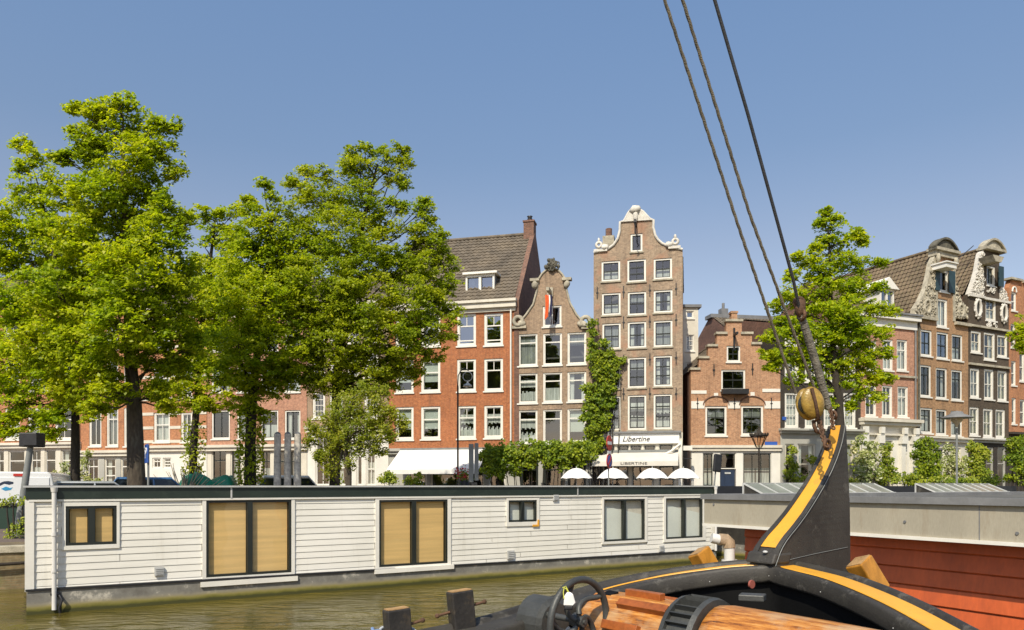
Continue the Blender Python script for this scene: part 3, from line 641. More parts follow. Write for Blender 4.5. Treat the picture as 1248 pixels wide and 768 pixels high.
# ---- beige rear building in the gap
F = Fac(Pt(826,52), Pt(851,52), 'rear_building', 'narrow beige building with small paned windows glimpsed between two houses', 'building')
zt = F.loc(840,375)[1]; wins = [(836,845.5,379,388),(836,846,408,428),(836,846,442,458),(838,846,507,520),(838,846,535,543)]
F.wall([(0,-1),(F.W,-1),(F.W,zt),(0,zt)], rects(F,wins), M['cream'], px=False)
for i,wv in enumerate(wins): window(F,*wv, cols=1 if i==0 else 4, rows=() if i==0 else (.33,.66), fw=.06, glass='glass_sky' if i==0 else 'glass', bw=.02)
F.body(zt, M['cream'], 8); mb = MB(); mb.box(-.1,F.W+.2,-.15,8,zt,zt+.2); mb.build('roof', M['lead'], F.root)

# ---- iron gate between houses
g = empty('iron_gate', tuple(at(831,592,43.4))[:2]+(GZ,), 0, 'black iron bar gate between the cafe house and the stepped gable', 'gate')
gw = at(843,592,43.4).x-at(831,592,43.4).x; zt = at(0,548,43.4).z-GZ
mb = MB()
for k in range(8): x = gw*(k+.5)/8; mb.box(x-.015,x+.015,-.02,.02,0,zt-.1)
for z in (.2,1.1,zt-.55): mb.box(0,gw,-.025,.025,z,z+.05)
mb.build('bars', M['black'], g); mb = MB(); mb.box(-.05,gw+.02,-.08,.1,zt-.05,zt+.22); mb.build('lintel', M['white'], g)

# ---- stepped gable house
F = Fac(Pt(842,44.5), Pt(951,44.5), 'canal_house', 'small light orange brick house with stepped gable and navy door', 'house')
W_ = F.W; zl = F.loc(896,546)[1]
st = [(842,451),(852,451),(852,437),(863,437),(863,422.5),(873.5,422.5),(873.5,407.5),(885,407.5),(885,392),(904,392),(904,407.5),(916.5,407.5),(916.5,420),(927,420),(927,434.5),(938,434.5),(938,450),(951,450)]
lo = [F.loc(*p) for p in st]; lo[0] = (0,lo[0][1]); lo[-1] = (W_,lo[-1][1]); lo = [(0,zl)]+lo+[(W_,zl)]; lo = lo[::-1]
wins = [(885.6,902.3,421.5,441),(879,908.4,450.6,475.5),(859.6,885.8,495,531),(903.3,930.3,494.5,530.5)]
F.wall(lo, rects(F,wins), M['brick_step'], px=False)
window(F,*wins[0], cols=2, rows=(.5,), fw=.1, sash='sash_dark'); window(F,*wins[1], cols=2, rows=(.5,), fw=.1, sash='sash_dark')
for i in (2,3): window(F,*wins[i], cols=2, rows=(.33,.64), fw=.12, sash='sash_dark', cur='top', bw=.02)
a0,a1,z0,z1 = F.rect(878.5,910,475,481); mb = MB(); mb.box(a0,a1,-.45,-.02,z0,z1); mb.build('window_box', M['black'], F.root)
mb = MB()
for (x0,x1,y) in ((842,852,451),(852,863,437),(863,873.5,422.5),(873.5,885,407.5),(904,916.5,407.5),(916.5,927,420),(927,938,434.5),(938,951,450),(885,904,392)):
    a,z = F.loc(x0,y); b_,_ = F.loc(x1,y); mb = MB(); mb.box(a-.06,b_+.06,-.1,.42,z,z+.14); mb.build('step_coping', M['stone'], F.root)
a0,z0 = F.loc(891,392); a1,z1 = F.loc(898,382); mb = MB(); mb.box(a0,a1,-.08,.35,z0+.14,z1); mb.box(a0-.05,a1+.05,-.12,.38,z1,z1+.12); mb.build('gable_pier', M['brick_step'], F.root)
mb = MB()
for (x0,x1,y0,y1) in ((842.3,858.5,489,498),(887,902,489,498),(931.5,950.7,489,498),(842.3,861,476,480),(929,950.7,474,478),(870,875,479,484),(914.5,919.5,478,483)):
    a,b_,c,d = F.rect(x0,x1,y0,y1); mb = MB(); mb.box(a,b_,-.035,-.002,c,d); mb.build('stone_band', M['white'], F.root)
for xc in (872.7,916.8):
    a,z = F.loc(xc,495); r = .78; mb = MB(); mb.tube([(a+r*math.cos(math.pi*k/12),-.02,z+.05+r*.7*math.sin(math.pi*k/12)) for k in range(13)], .045, 5); mb.build('relieving_arch', M['brick_side'], F.root)
shutter_anchor(F, [(870,451),(917,450),(850,492),(895,492),(940,492)])
a,z = F.loc(894.5,410); mb = MB(); mb.box(a-.06,a+.06,-.7,.02,z,z+.14); mb.box(a-.05,a+.05,-.08,0,z-.8,z+.5); mb.build('hoist_beam', M['black'], F.root)
sh = [(856.5,869.5,552,592),(877.5,897,552,592),(905.5,940,552,592)]
hr = [(a,b,.05 if i==1 else .45,d) for i,(a,b,c,d) in enumerate(rects(F,sh))]
F.wall([(0,-1),(W_,-1),(W_,zl),(0,zl)], hr, M['white'], 'shop_wall', px=False)
window(F,0,0,0,0, local=hr[0], cols=2, rows=(.3,.66), fr='greige', sash='sash_dark', cur='tall', sill=False, fw=.05)
window(F,0,0,0,0, local=hr[2], cols=3, rows=(.3,.66), fr='greige', sash='sash_dark', cur='tall', sill=False, fw=.05)
a,b_,c,d = hr[1]; zt = c+(d-c)*.7; mb = MB(); mb.box(a+.05,b_-.05,.1,.16,c,zt-.05); mb.box(a+.3,b_-.3,.07,.1,c+.9,zt-.35); mb.box(a+.3,b_-.3,.07,.1,c+.2,c+.7); dr = mb.build('door', M['doorblue'], F.root)
mb = MB(); mb.box(a+.4,b_-.4,.04,.07,c+.95,c+1.05); mb.box(a+.3,b_-.3,.045,.07,zt-.3,zt-.2); mb.build('letter_plate', M['pale_metal'], dr)
window(F,0,0,0,0, local=(a,b_,zt,d), cols=1, rows=(), fr='white', sash='sash_dark', sill=False, fw=.05)
cornice(F, 0, W_, [(zl-.18,zl,.12),(zl,zl+.16,.2)], M['cream'], 'shop_cornice')
ze = F.loc(842,452)[1]; F.body(ze, M['brick_side'], 9); gable_roof(F, ze, F.loc(895,402)[1], M['tile_grey'], 9)
a0,a1,z0,z1 = F.rect(932,947,538.5,542.5); mb = MB(); mb.box(a0,a1,-.05,-.01,z0,z1); mb.build('street_name_plate', M['blue'], F.root)
# big dark slate roofed building behind
F = Fac(Pt(896,57), Pt(985,58), 'rear_building', 'building with grey tiled roof rising behind the stepped gable', 'building')
zb, zt = F.loc(920,410)[1], F.loc(920,370)[1]
mb = MB(); mb.box(0,F.W,0,9,-1,zb); mb.build('wall', M['brick_side'], F.root)
v = Vector((0,4.5,zt-zb)); pantiles('roof', (0,-.1,zb), (1,0,0), v, F.W, v.length, M['tile_grey'], F.root)
mb = MB(); mb.add([(0,0,zb),(0,9,zb),(0,4.5,zt),(F.W,0,zb),(F.W,9,zb),(F.W,4.5,zt)], [(0,1,2),(3,4,5),(1,2,5,4)]); mb.build('gable_end', M['brick_side'], F.root)
mb = MB(); mb.box(-.2,F.W,3.9,5.1,zt-.25,zt+.05); mb.build('roof_cap', M['lead'], F.root)
a = F.loc(913,365)[0]; mb = MB(); mb.box(a-.3,a+.3,4.2,4.8,zt,zt+.6); mb.tube([(a,4.5,zt+.6),(a,4.5,zt+1.1)],.12,8); mb.build('chimney', M['lead'], F.root)

# ---- very dark house behind the right tree
F = Fac(Pt(951.2,44.5), Pt(1049,45.5), 'canal_house', 'very dark brick house with grey shopfront, half hidden by the right tree', 'house')
W_ = F.W; zl = F.loc(1000,526)[1]; zt = F.loc(1000,404)[1]
cs = [(956.5,973.5),(981,996),(1004,1019),(1028,1043)]
wins = [(a,b,t,bb) for a,b in cs for t,bb in ((478.5,521.5),(432,465.5),(408,421))]
F.wall([(0,zl),(W_,zl),(W_,zt),(0,zt)], rects(F,wins), M['brick_dark'], px=False)
for i,wv in enumerate(wins): window(F,*wv, cols=3, rows=(.35,.68), fw=.12, cur=('full','side','half')[i%3], bw=.02)
cornice(F,0,W_,[(zt,zt+.25,.15),(zt+.25,zt+.5,.3)],M['greige'],'gutter_cornice')
F.body(zt, M['brick_dark'], 9); v = Vector((0,4.6,1.2)); pantiles('roof', (0,-.1,zt+.4), (1,0,0), v, W_, v.length, M['tile_grey'], F.root)
mb = MB(); mb.quad((0,4.5,zt+1.6),(W_,4.5,zt+1.6),(W_,9,zt+.4),(0,9,zt+.4)); mb.build('rear_roof', M['tile_grey'], F.root); gable_ends(F,.2,W_-.02,zt+.38,zt+1.55,M['brick_side'])
sh = [(957,968,541,592),(972,994,541,592),(1000,1018,541,592),(1024,1040,541,592)]
hr = [(a,b,.3,d) for a,b,c,d in rects(F,sh)]
F.wall([(0,-1),(W_,-1),(W_,zl),(0,zl)], hr, M['greige'], 'shop_wall', px=False)
for r in hr: window(F,0,0,0,0, local=r, cols=1, rows=(.66,), fr='cream', sash='cream', sill=False, fw=.07, cur='side')
cornice(F,0,W_,[(zl-.15,zl+.02,.2),(zl+.02,zl+.14,.4)],M['greige'],'shop_cornice')
a0,a1,z0,z1 = F.rect(949.3,956,508,512); mb = MB(); mb.box(a0+.2,a1+.1,-.05,-.01,z0,z1); mb.build('street_name_plate', M['blue'], F.root)

# ---- pink house with white portico
F = Fac(Pt(1049,45.5), Pt(1116,47.2), 'canal_house', 'pink brick house with white columned ground floor and white dormer', 'house')
W_ = F.W; zl = F.loc(1080,510)[1]; zt = F.loc(1105,402)[1]
wins = [(1055,1068.5,415,455),(1076,1088.5,413.5,453),(1093,1106,414,453.5),(1054.7,1068.4,469.5,509),(1075,1088,470,509.5),(1094,1107,471,510)]
F.wall([(0,zl),(W_,zl),(W_,zt),(0,zt)], rects(F,[(a,b,c,d-1.5) for a,b,c,d in wins]), M['brick_pink'], px=False)
for i,wv in enumerate(wins): window(F,wv[0],wv[1],wv[2],wv[3]-1.5, cols=2, rows=(.68,), fw=.1, cur=('side','full','full','none','left','full')[i])
cornice(F,0,W_,[(F.loc(1080,459)[1],F.loc(1080,456.5)[1],.12)],M['stone'],'string_course')
zt2 = F.loc(1100,386)[1]; cornice(F,-.05,W_,[(zt,zt2-.3,.1),(zt2-.3,zt2,.35)],M['white'],'gutter_cornice'); cornice(F,0,W_,[(zt2+.003,zt2+.12,.45)],M['lead'],'gutter')
zc = F.loc(1080,531)[1]
hr = [(a,b,c if i else 0,d) for i,(a,b,c,d) in enumerate(rects(F,[(1073,1088,537,592),(1100.5,1105,537,547),(1100.5,1105,553,590),(1055,1066,537,592)]))]; hr[3] = (hr[3][0],hr[3][1],.3,hr[3][3])
F.wall([(0,-1),(W_,-1),(W_,zl),(0,zl)], hr, M['white'], 'ground_wall', px=False)
for r in hr: window(F,0,0,0,0, local=r, cols=1, rows=(.75,) if r[3]-r[2]>2 else (), fr='cream', sash='cream', sill=False, fw=.06)
cornice(F,0,W_,[(zc,zc+.1,.2),(zl-.45,zl-.25,.35),(zl-.25,zl-.05,.5)],M['cream'],'portico_cornice')
for px in (1050.5,1070,1098,1112):
    a = F.loc(px,560)[0]; mb = MB(); mb.box(a-.17,a+.17,-.22,-.01,-.2,zc); mb.box(a-.24,a+.24,-.34,-.01,zc-.5,zc); mb.box(a-.15,a+.15,-.42,-.21,zc+.11,zc+.5); mb.box(a-.13,a+.13,-.36,-.21,zc-.1+.11,zc+.11); mb.build('pilaster', M['white'], F.root)
F.body(zt, M['brick_side'], 9); v = Vector((0,4.6,3.0)); pantiles('roof', (0,.1,zt2), (1,0,0), v, W_, v.length, M['tile_brown'], F.root)
mb = MB(); mb.quad((0,4.7,zt2+3.0),(W_,4.7,zt2+3.0),(W_,9,zt2),(0,9,zt2)); mb.build('rear_roof', M['tile_brown'], F.root); gable_ends(F,.2,W_-.02,zt2-.05,zt2+2.93,M['brick_side'],4.7)
a,b_,c,d = F.rect(1071,1088,353,384,1.0); mb = MB(); mb.box(a,a+.12,.9,1.1,c,d); mb.box(b_-.12,b_,.9,1.1,c,d); mb.box(a+.12,b_-.12,.9,1.1,c,c+.15); mb.box(a+.12,b_-.12,.9,1.1,d-.12,d)
mb.box((a+b_)/2-.05,(a+b_)/2+.05,.9,1.1,c+.15,d-.12)
mb.prism([(a-.25,d+.003),(b_+.25,d+.003),((a+b_)/2,d+.75)], .7, 3.5); do = mb.build('dormer', M['white'], F.root)
mb = MB(); mb.add([(b_,1.1,c),(b_,1.1,d),(b_,3.4,d),(a,1.1,c),(a,1.1,d),(a,3.4,d)],[(0,1,2),(3,4,5)]); mb.build('dormer_cheek', M['white'], do)
mb = MB(); mb.quad((a+.1,1.0,c+.1),(b_-.1,1.0,c+.1),(b_-.1,1.0,d-.1),(a+.1,1.0,d-.1)); mb.build('pane', M['glass_sky'], do)
a = F.loc(1114.5,450)[0]; mb = MB(); mb.tube([(a,-.08,zt),(a,-.08,zl)],.06,8); mb.build('downpipe', M['lead'], F.root)

# ---- carved relief helper for the neck gables
def relief(F, pts, mat, n, name='carved_scroll', y=-.05, plate=True):
    lo = [F.loc(*p) for p in pts]; mb = MB()
    if plate: mb.prism(lo, -.03, .3)
    xs = [p[0] for p in lo]; zs = [p[1] for p in lo]
    def inside(x,z):
        c = False; j = len(lo)-1
        for i in range(len(lo)):
            if (lo[i][1]>z) != (lo[j][1]>z) and x < (lo[j][0]-lo[i][0])*(z-lo[i][1])/(lo[j][1]-lo[i][1])+lo[i][0]: c = not c
            j = i
        return c
    k = t = 0
    while k < n and t < n*20:
        t += 1; x = rnd.uniform(min(xs),max(xs)); z = rnd.uniform(min(zs),max(zs))
        if not inside(x,z): continue
        k += 1
        if rnd.random() < .45: mb.torus((x,y-.01,z),(rnd.uniform(-.3,.3),1,rnd.uniform(-.3,.3)),rnd.uniform(.06,.12),.032,10,5)
        else: mb.blob((x,y,z),(rnd.uniform(.04,.11),.07,rnd.uniform(.06,.15)),6,0,.25, Matrix.Rotation(rnd.uniform(-1.2,1.2),3,'Y'))
    return mb.build(name, mat, F.root)
def pediment(F, xl, xr, yb, yt, mat, depth=.55, name='segmental_pediment'):
    a,z = F.loc(xl,yb); b_,_ = F.loc(xr,yb); zt = F.loc((xl+xr)/2,yt)[1]; h = zt-z; n = 14
    arc = [(a+(b_-a)*k/n, z+.14+(h-.14)*math.sin(math.pi*k/n)**.8) for k in range(n+1)]
    mb = MB(); mb.prism([(a+.2,z)]+[(x*.86+(a+b_)/2*.14, zz-.16) for x,zz in arc[2:-2]]+[(b_-.2,z)], -.12, .2)
    mb.box(a,b_,-depth*.5,.25,z-.12,z+.06)
    ring = arc+[(x,zz-.14) for x,zz in arc[::-1]]; mb.prism(ring, -depth*.45, .28)
    o = mb.build(name, mat, F.root); return o
def ovalwin(F, px, py, rx, ry, mat):
    a,z = F.loc(px,py); mb = MB()
    pts = [(a+rx*math.cos(t*math.pi/12),-.06,z+ry*math.sin(t*math.pi/12)) for t in range(24)]; pts.append(pts[0])
    mb.tube(pts, .11, 6, cap=False)
    for k in range(10):
        t = k*math.pi/5+.3; mb.blob((a+rx*1.25*math.cos(t),-.07,z+ry*1.2*math.sin(t)),(.1,.07,.12),6,0,.2)
    wn = mb.build('oval_window', mat, F.root)
    mb = MB(); mb.add([(p[0],-.01,p[2]) for p in pts[:-1]],[tuple(range(24))]); mb.build('pane', M['carglass'], wn)

# ---- tan brown neck gable house
F = Fac(Pt(1116.2,47.2), Pt(1180,49.7), 'canal_house', 'tan brown neck gable house with dark stone pediment and teal shutters', 'house')
W_ = F.W; zl = F.loc(1148,531)[1]; zs = F.loc(1127,386)[1]
n0,n1,z0,z1 = F.rect(1139.5,1163.5,308,386)
wins = [(1143.8,1156.5,329,356),(1141.6,1155,364.5,399),(1122,1136,402,434),(1141.5,1156,405,437.5),(1160,1173.4,408,439.8),
 (1121.6,1135,445,483.6),(1140.6,1154.5,448.5,486),(1159.4,1173,451,488),(1121.6,1136.4,497,528),(1140.6,1154,499,530),(1159,1173,501,532)]
hr = rects(F,wins)
lo = [(0,min(zl, min(h[2] for h in hr)-.05)),(W_,min(zl, min(h[2] for h in hr)-.05)),(W_,zs),(n1,zs),(n1,z1),(n0,z1),(n0,zs),(0,zs)]; zl = lo[0][1]
F.wall(lo, hr, M['brick_tan'], px=False)
cu = ['none','full','side','top','half','none','side','top','full','full','half']
for i,wv in enumerate(wins): window(F,*wv, cols=2 if i else 1, rows=(.72,) if i>4 else ((.5,) if i>1 else ()), fr='white', sash='sash_dark' if i>1 else 'white', cur=cu[i], fw=.12, glass='glass_sky' if i in (2,3) else 'glass')
relief(F, [(1114,386),(1115,376),(1121,367),(1128,352),(1132,336),(1135,320),(1139.6,311),(1139.6,386)], M['stone'], 110)
relief(F, [(1163.8,342),(1166,354),(1171,368),(1178,376),(1180,388),(1163.8,388)], M['stone'], 60)
ovalwin(F,1129,374,.3,.42,M['stone']); ovalwin(F,1170,379,.28,.4,M['stone'])
cornice(F,-.05,n0,[(zs-.2,zs,.2)],M['stone'],'stone_string'); cornice(F,n1,W_+.02,[(zs-.22,zs-.02,.2)],M['stone'],'stone_string')
pediment(F,1136.5,1164.5,302,290.5,M['darkstone'])
mb = MB(); mb.box(n0-.1,n1+.1,-.15,.4,z1-.35,z1); mb.box(n0-.2,n1+.2,-.3,.45,z1,z1+.18)
for x in (n0+.1,n1-.1): mb.blob((x,-.15,z1-.5),(.18,.15,.3),8,0,.15); mb.box(x-.12,x+.12,-.06,-.002,zs,z1-.5)
mb.build('capital', M['stone'], F.root)
a,z = F.loc(1152,325,-.6); mb = MB(); mb.box(a-.5,a+.55,-1.0,.0,z-.17,z+.12); mb.box(a-.58,a+.63,-1.08,.0,z+.123,z+.2); mb.build('hoist_beam', M['white'], F.root)
h = hr[0]
for (x0,x1) in ((h[0]-.45,h[0]-.02),(h[1]-.15,h[1]+.5)):
    mb = MB(); mb.box(max(x0,n0-.1) if x0<h[0]-.1 else x0,x1,-.12,-.06,h[2],h[3]); mb.build('shutter', M['teal'], F.root)
ze = zs; F.body(ze, M['brick_side'], 10); zr = F.loc(1150,303)[1]; gable_roof(F, ze, zr, M['tile_brown'], 10, x0=-.1)
hg = [(a,b,.35,d) for a,b,c,d in rects(F,[(1122,1133,546,592),(1140,1152,546,592),(1159,1171,546,592)])]
F.wall([(0,-1),(W_,-1),(W_,zl),(0,zl)], hg, M['cream'], 'ground_wall', px=False)
for r in hg: window(F,0,0,0,0, local=r, cols=1, rows=(.7,), fr='white', sash='white', sill=False, fw=.07)
cornice(F,0,W_,[(zl-.35,zl-.15,.2),(zl-.15,zl-.03,.32)],M['cream'],'ground_cornice')
a = F.loc(1118.5,450)[0]; mb = MB(); mb.tube([(a,-.09,zs-.3),(a,-.09,zl)],.07,8); mb.build('downpipe', M['darkstone'], F.root)
FB = F

# ---- chocolate brown neck gable house with white carving
F = Fac(Pt(1180.3,49.72), Pt(1229.5,51.75), 'canal_house', 'chocolate brown neck gable house with white carved scrolls and oval windows', 'house')
W_ = F.W; zs = F.loc(1195,361)[1]; n0,n1,z0,z1 = F.rect(1198.3,1218,306,361)
wins = [(1202.6,1213.2,324,348.5),(1201.3,1214.2,363.5,391),(1183.3,1196,403.5,430),(1199.2,1213,405.5,439),(1215.6,1228.2,408.5,435.5),
 (1182.5,1194,449,485),(1199.5,1211.4,450,487),(1215.8,1227.6,452,489),(1181.8,1193.4,496,531),(1198.3,1210.3,498,533),(1213.5,1225.3,499,534)]
hr = rects(F,wins); zl = min(h[2] for h in hr)-.08
F.wall([(0,zl),(W_,zl),(W_,zs),(n1,zs),(n1,z1),(n0,z1),(n0,zs),(0,zs)], hr, M['brick_choc'], px=False)
cu = ['side','half','half','side','top','grey','side','yellow','yellow','yellow','yellow']
for i,wv in enumerate(wins): window(F,*wv, cols=2 if i else 1, rows=(.5,) if i else (), fr='white', sash='white' if i>4 else 'cream', cur=cu[i], fw=.13, bw=.025)
relief(F, [(1180.5,361),(1183,354),(1187,343),(1191,330),(1193,318),(1195,308),(1198.5,305),(1198.5,361)], M['whitestone'], 80)
relief(F, [(1218.3,342),(1221,347),(1224,355),(1228,364),(1229,368),(1218.3,366)], M['whitestone'], 34)
ovalwin(F,1191,376,.3,.55,M['whitestone']); ovalwin(F,1222.5,382,.3,.55,M['whitestone'])
cornice(F,0,n0,[(zs-.16,zs,.15)],M['whitestone'],'stone_string'); cornice(F,n0,W_,[(zs-.2,zs-.04,.15)],M['whitestone'],'stone_string')
for yy in (400,446): z = F.loc(1205,yy)[1]; cornice(F,.02,W_-.02,[(z-.08,z+.06,.14)],M['stone'],'string_course')
pediment(F,1197,1222,302,291.5,M['stone'])
mb = MB(); mb.box(n0-.12,n1+.12,-.3,.4,z1-.02,z1+.14); mb.build('capital', M['stone'], F.root)
a,z = F.loc(1213,316,-.8); mb = MB(); mb.prism([(a-.6,z+.18),(a+.65,z+.18),(a+.35,z-.22),(a-.3,z-.22)], -1.0, -.02); mb.build('hoist_beam', M['stone'], F.root)
h = hr[0]; mb = MB(); mb.box(h[1],h[1]+.55,-.25,-.2,h[2],h[3]); mb.build('shutter', M['teal'], F.root)
for (px,py) in ((1207,354),(1207.5,396)): relief(F, [(px-6,py+3),(px+6,py+3),(px+5,py-3),(px-5,py-3)], M['whitestone'], 14, 'carved_festoon', plate=False)
F.body(zs, M['brick_side'], 10); zr = F.loc(1208,303)[1]; gable_roof(F, zs, zr, M['tile_brown'], 10, x0=-.1)
hg = [(a,b,.3,d) for a,b,c,d in rects(F,[(1184,1194,545,592),(1202,1211,545,592),(1216,1226,545,592)])]
F.wall([(0,-1),(W_,-1),(W_,zl),(0,zl)], hg, M['brick_dark'], 'ground_wall', px=False)
for r in hg: window(F,0,0,0,0, local=r, cols=1, rows=(.7,), fr='greige', sash='greige', sill=False, fw=.1)
cornice(F,0,W_,[(zl-.3,zl-.12,.12),(zl-.12,zl-.03,.3)],M['greige'],'ground_cornice')
# roof cable between the two necks
mb = MB(); p = FB.root.matrix_basis @ Vector((1.9,.4,FB.loc(1134,294)[1])); q = F.root.matrix_basis @ Vector((1.2,.4,F.loc(1196,298)[1])); mb.tube([(p+Vector((1.2,0,-1.6))), q], .03, 5)
tag(mb.build('roof_cable', M['wire']), 'thin dark cable running between the two neck gable tops', 'cable')

# ---- orange house at the right edge
F = Fac(Pt(1230,51.8), Pt(1310,55.6), 'canal_house', 'bright orange brick house with arched attic window at right edge', 'house')
W_ = F.W; zt = F.loc(1240,372)[1]
wins = [(1232.5,1239,356,379),(1232.5,1238.5,440,470),(1233,1238.5,485,517),(1231.8,1238,395,424),(1242.5,1249,430,465),(1243,1250,487,518),(1254,1262,430,465)]
hr = rects(F,wins); zl = F.loc(1240,528)[1]
F.wall([(0,zl),(W_,zl),(W_,zt),F.loc(1262,356),F.loc(1256,346),F.loc(1246,341),F.loc(1232,342),(0,F.loc(1231,350)[1])], hr, M['brick_orange'], px=False)
for i,wv in enumerate(wins): window(F,*wv, cols=1, rows=(.5,), fw=.09)
a,z = F.loc(1235.7,356); mb = MB(); mb.tube([(a+.24*math.cos(math.pi*k/8),-.03,z+.35*math.sin(math.pi*k/8)) for k in range(9)],.06,5); mb.build('arch_trim', M['white'], F.root)
a0 = F.loc(1229.5,340)[0]; mb = MB(); mb.box(a0,a0+1.4,-.2,.4,F.loc(1236,342)[1],F.loc(1236,339.5)[1]); mb.box(a0+1.6,a0+4.5,-.2,.4,F.loc(1246,345)[1],F.loc(1246,342)[1]); mb.build('gable_cap', M['stone'], F.root)
F.body(F.loc(1240,376)[1], M['brick_side'], 9); mb = MB(); mb.box(0,W_,.3,9,F.loc(1240,376)[1],F.loc(1240,376)[1]+.2); mb.build('roof', M['lead'], F.root)
mb = MB(); mb.box(0,W_,.0,.3,-1,zl); mb.build('ground_wall', M['brick_dark'], F.root); cornice(F,0,W_,[(zl-.1,zl+.05,.3)],M['brick_dark'],'ground_cornice')

# ================================================================== HOUSES, left row behind the trees
def left_house(x0, x1, label, bm, cols, ups, zledge, ztop, shops, gm, fr='white', sash='white', style=None, bands=False, cur=None):
    F = Fac(Pt(x0,LY(x0)), Pt(x1,LY(x1)), 'canal_house', label, 'house'); W_ = F.W
    xm = (x0+x1)/2; zl = F.loc(xm,zledge)[1]; zt = F.loc(xm,ztop)[1]
    holes = []
    for a,b in cols:
        for t,bb in ups: holes.append(F.rect(a,b,t,bb))
    F.wall([(0,zl),(W_,zl),(W_,zt),(0,zt)], holes, bm, px=False)
    for i,r in enumerate(holes): window(F,0,0,0,0, local=r, fr=fr, sash=sash, cur=(cur or ['none','side','half','grey'])[i%4], **(style or dict(cols=2, rows=(.66,), fw=.12)))
    hr = [(a,b,max(c,.1),d) for a,b,c,d in rects(F,[(a,b,t,bb) for a,b,t,bb in shops])]
    F.wall([(0,-1),(W_,-1),(W_,zl),(0,zl)], hr, gm, 'ground_wall', px=False)
    for i,r in enumerate(hr): window(F,0,0,0,0, local=r, cols=1 if i%3 else 2, rows=(.35,.7) if sash=='white' and i%2 else (.7,), fr='cream' if gm!=M['white'] else 'white', sash=sash, sill=False, fw=.08, cur=['none','left','none','half'][i%4])
    cornice(F,0,W_,[(zl-.35,zl-.12,.18),(zl-.12,zl+.06,.3)],M['cream'],'ground_cornice')
    cornice(F,0,W_,[(zt,zt+.3,.15),(zt+.3,zt+.55,.35)],M['cream'],'gutter_cornice')
    if bands:
        mb = MB()
        ivs = []; x = 0
        for r in sorted(set((h[0],h[1]) for h in holes)): ivs.append((x+.01,r[0]-.01)); x = r[1]
        ivs.append((x+.01,W_-.01))
        for yy in (387,405,423,441,459,486,504,521,538):
            z = F.loc(xm,yy)[1]
            for a,b in ivs: mb = MB(); mb.box(a,b,-.03,-.002,z-.1,z+.1); mb.build('stone_band', M['cream'], F.root)
    F.body(zt, M['brick_side'], 9); v = Vector((0,4.7,3.2)); pantiles('roof', (0,-.1,zt+.5), (1,0,0), v, W_, v.length, M['tile_grey'], F.root)
    mb = MB(); mb.quad((0,4.6,zt+3.7),(W_,4.6,zt+3.7),(W_,9,zt+.4),(0,9,zt+.4)); mb.build('rear_roof', M['tile_grey'], F.root); gable_ends(F,.2,W_-.02,zt+.4,zt+3.6,M['brick_side'])
    return F
left_house(-75, 98, 'orange brick house with cream mullioned ground floor behind white van', M['brick_orange'],
   [(-60,-42),(-28,-9),(6,24),(34,59),(67,88)], [(497,536),(440,478),(395,424)], 541, 372,
   [(-40,-20,549,590),(-10,5,549,590),(10,30,549,590),(37,50,547,592),(54.5,68,547,592),(74,88,547,592)], M['cream'], style=dict(cols=2,rows=(.3,.65),fw=.13))
left_house(98.5, 172, 'orange brick house with tall cream shop pilasters behind dark tree trunk', M['brick_orange'],
   [(108.6,123.4),(130,144),(151,164)], [(497,544),(440,480),(395,426)], 550, 378,
   [(106,120,558,592),(127,141,558,592),(147,157,558,592),(161,169,558,592)], M['greige'], style=dict(cols=2,rows=(.72,),fw=.1))
left_house(172.5, 252, 'orange brick house with cream stone bands and white plaster ground floor', M['brick_orange'],
   [(187.5,207),(220.5,234)], [(503,539),(445,484),(398,428)], 544, 384,
   [(185.5,196,558,571),(198.5,208.5,558,571),(236.5,247,566,592)], M['white'], style=dict(cols=2,rows=(.6,),fw=.12), bands=True, cur=['full','grey','full','side'])
left_house(252.5, 374, 'salmon brick house with dark tall windows and cream shopfront', M['brick_pink'],
   [(258,280),(289,308),(318,339),(347,366)], [(500,535),(446,478),(402,428)], 543, 386,
   [(258,276,547,592),(281,294,547,592),(300,313,549,592),(318,330,549,592),(336,348,549,592),(353,365,549,592)], M['cream'], style=dict(cols=2,rows=(),fw=.1), sash='sash_dark')
left_house(374.5, 473.5, 'grey brown brick house with small paned white windows behind pale tree', M['brick_brown'],
   [(381,396),(402,418),(424,438),(444,461)], [(478,510),(430,460),(394,418)], 520, 380,
   [(384,402,530,592),(408,428,530,592),(434,442,540,592),(446,458,535,592)], M['white'], style=dict(cols=3,rows=(.25,.5,.75),fw=.12,bw=.02))

# ================================================================== plants and trees
rng = np.random.default_rng(11); TD = 5.2; NLEAF = [0]
def leaf_mesh(name, C, Nn, size, mat, parent=None, aspect=.62):
    n = len(C); NLEAF[0] += n; Nn = Nn/np.linalg.norm(Nn,axis=1,keepdims=True)
    r = rng.normal(size=(n,3)); u = np.cross(Nn,r); u /= np.linalg.norm(u,axis=1,keepdims=True); v = np.cross(Nn,u)
    s = (size*rng.uniform(.6,1.35,n))[:,None]
    V = np.empty((n,4,3)); V[:,0] = C-u*s*.5; V[:,1] = C+v*s*.5*aspect-u*s*.08+Nn*s*.1; V[:,2] = C+u*s*.5; V[:,3] = C-v*s*.5*aspect-u*s*.08+Nn*s*.1
    me = bpy.data.meshes.new(name); me.vertices.add(n*4); me.vertices.foreach_set('co', V.reshape(-1))
    me.loops.add(n*4); me.loops.foreach_set('vertex_index', np.arange(n*4,dtype=np.int32))
    me.polygons.add(n); me.polygons.foreach_set('loop_start', np.arange(0,n*4,4,dtype=np.int32)); me.polygons.foreach_set('loop_total', np.full(n,4,dtype=np.int32))
    me.update(calc_edges=True); me.materials.append(mat)
    o = bpy.data.objects.new(name, me); COL.objects.link(o); o.parent = parent; return o
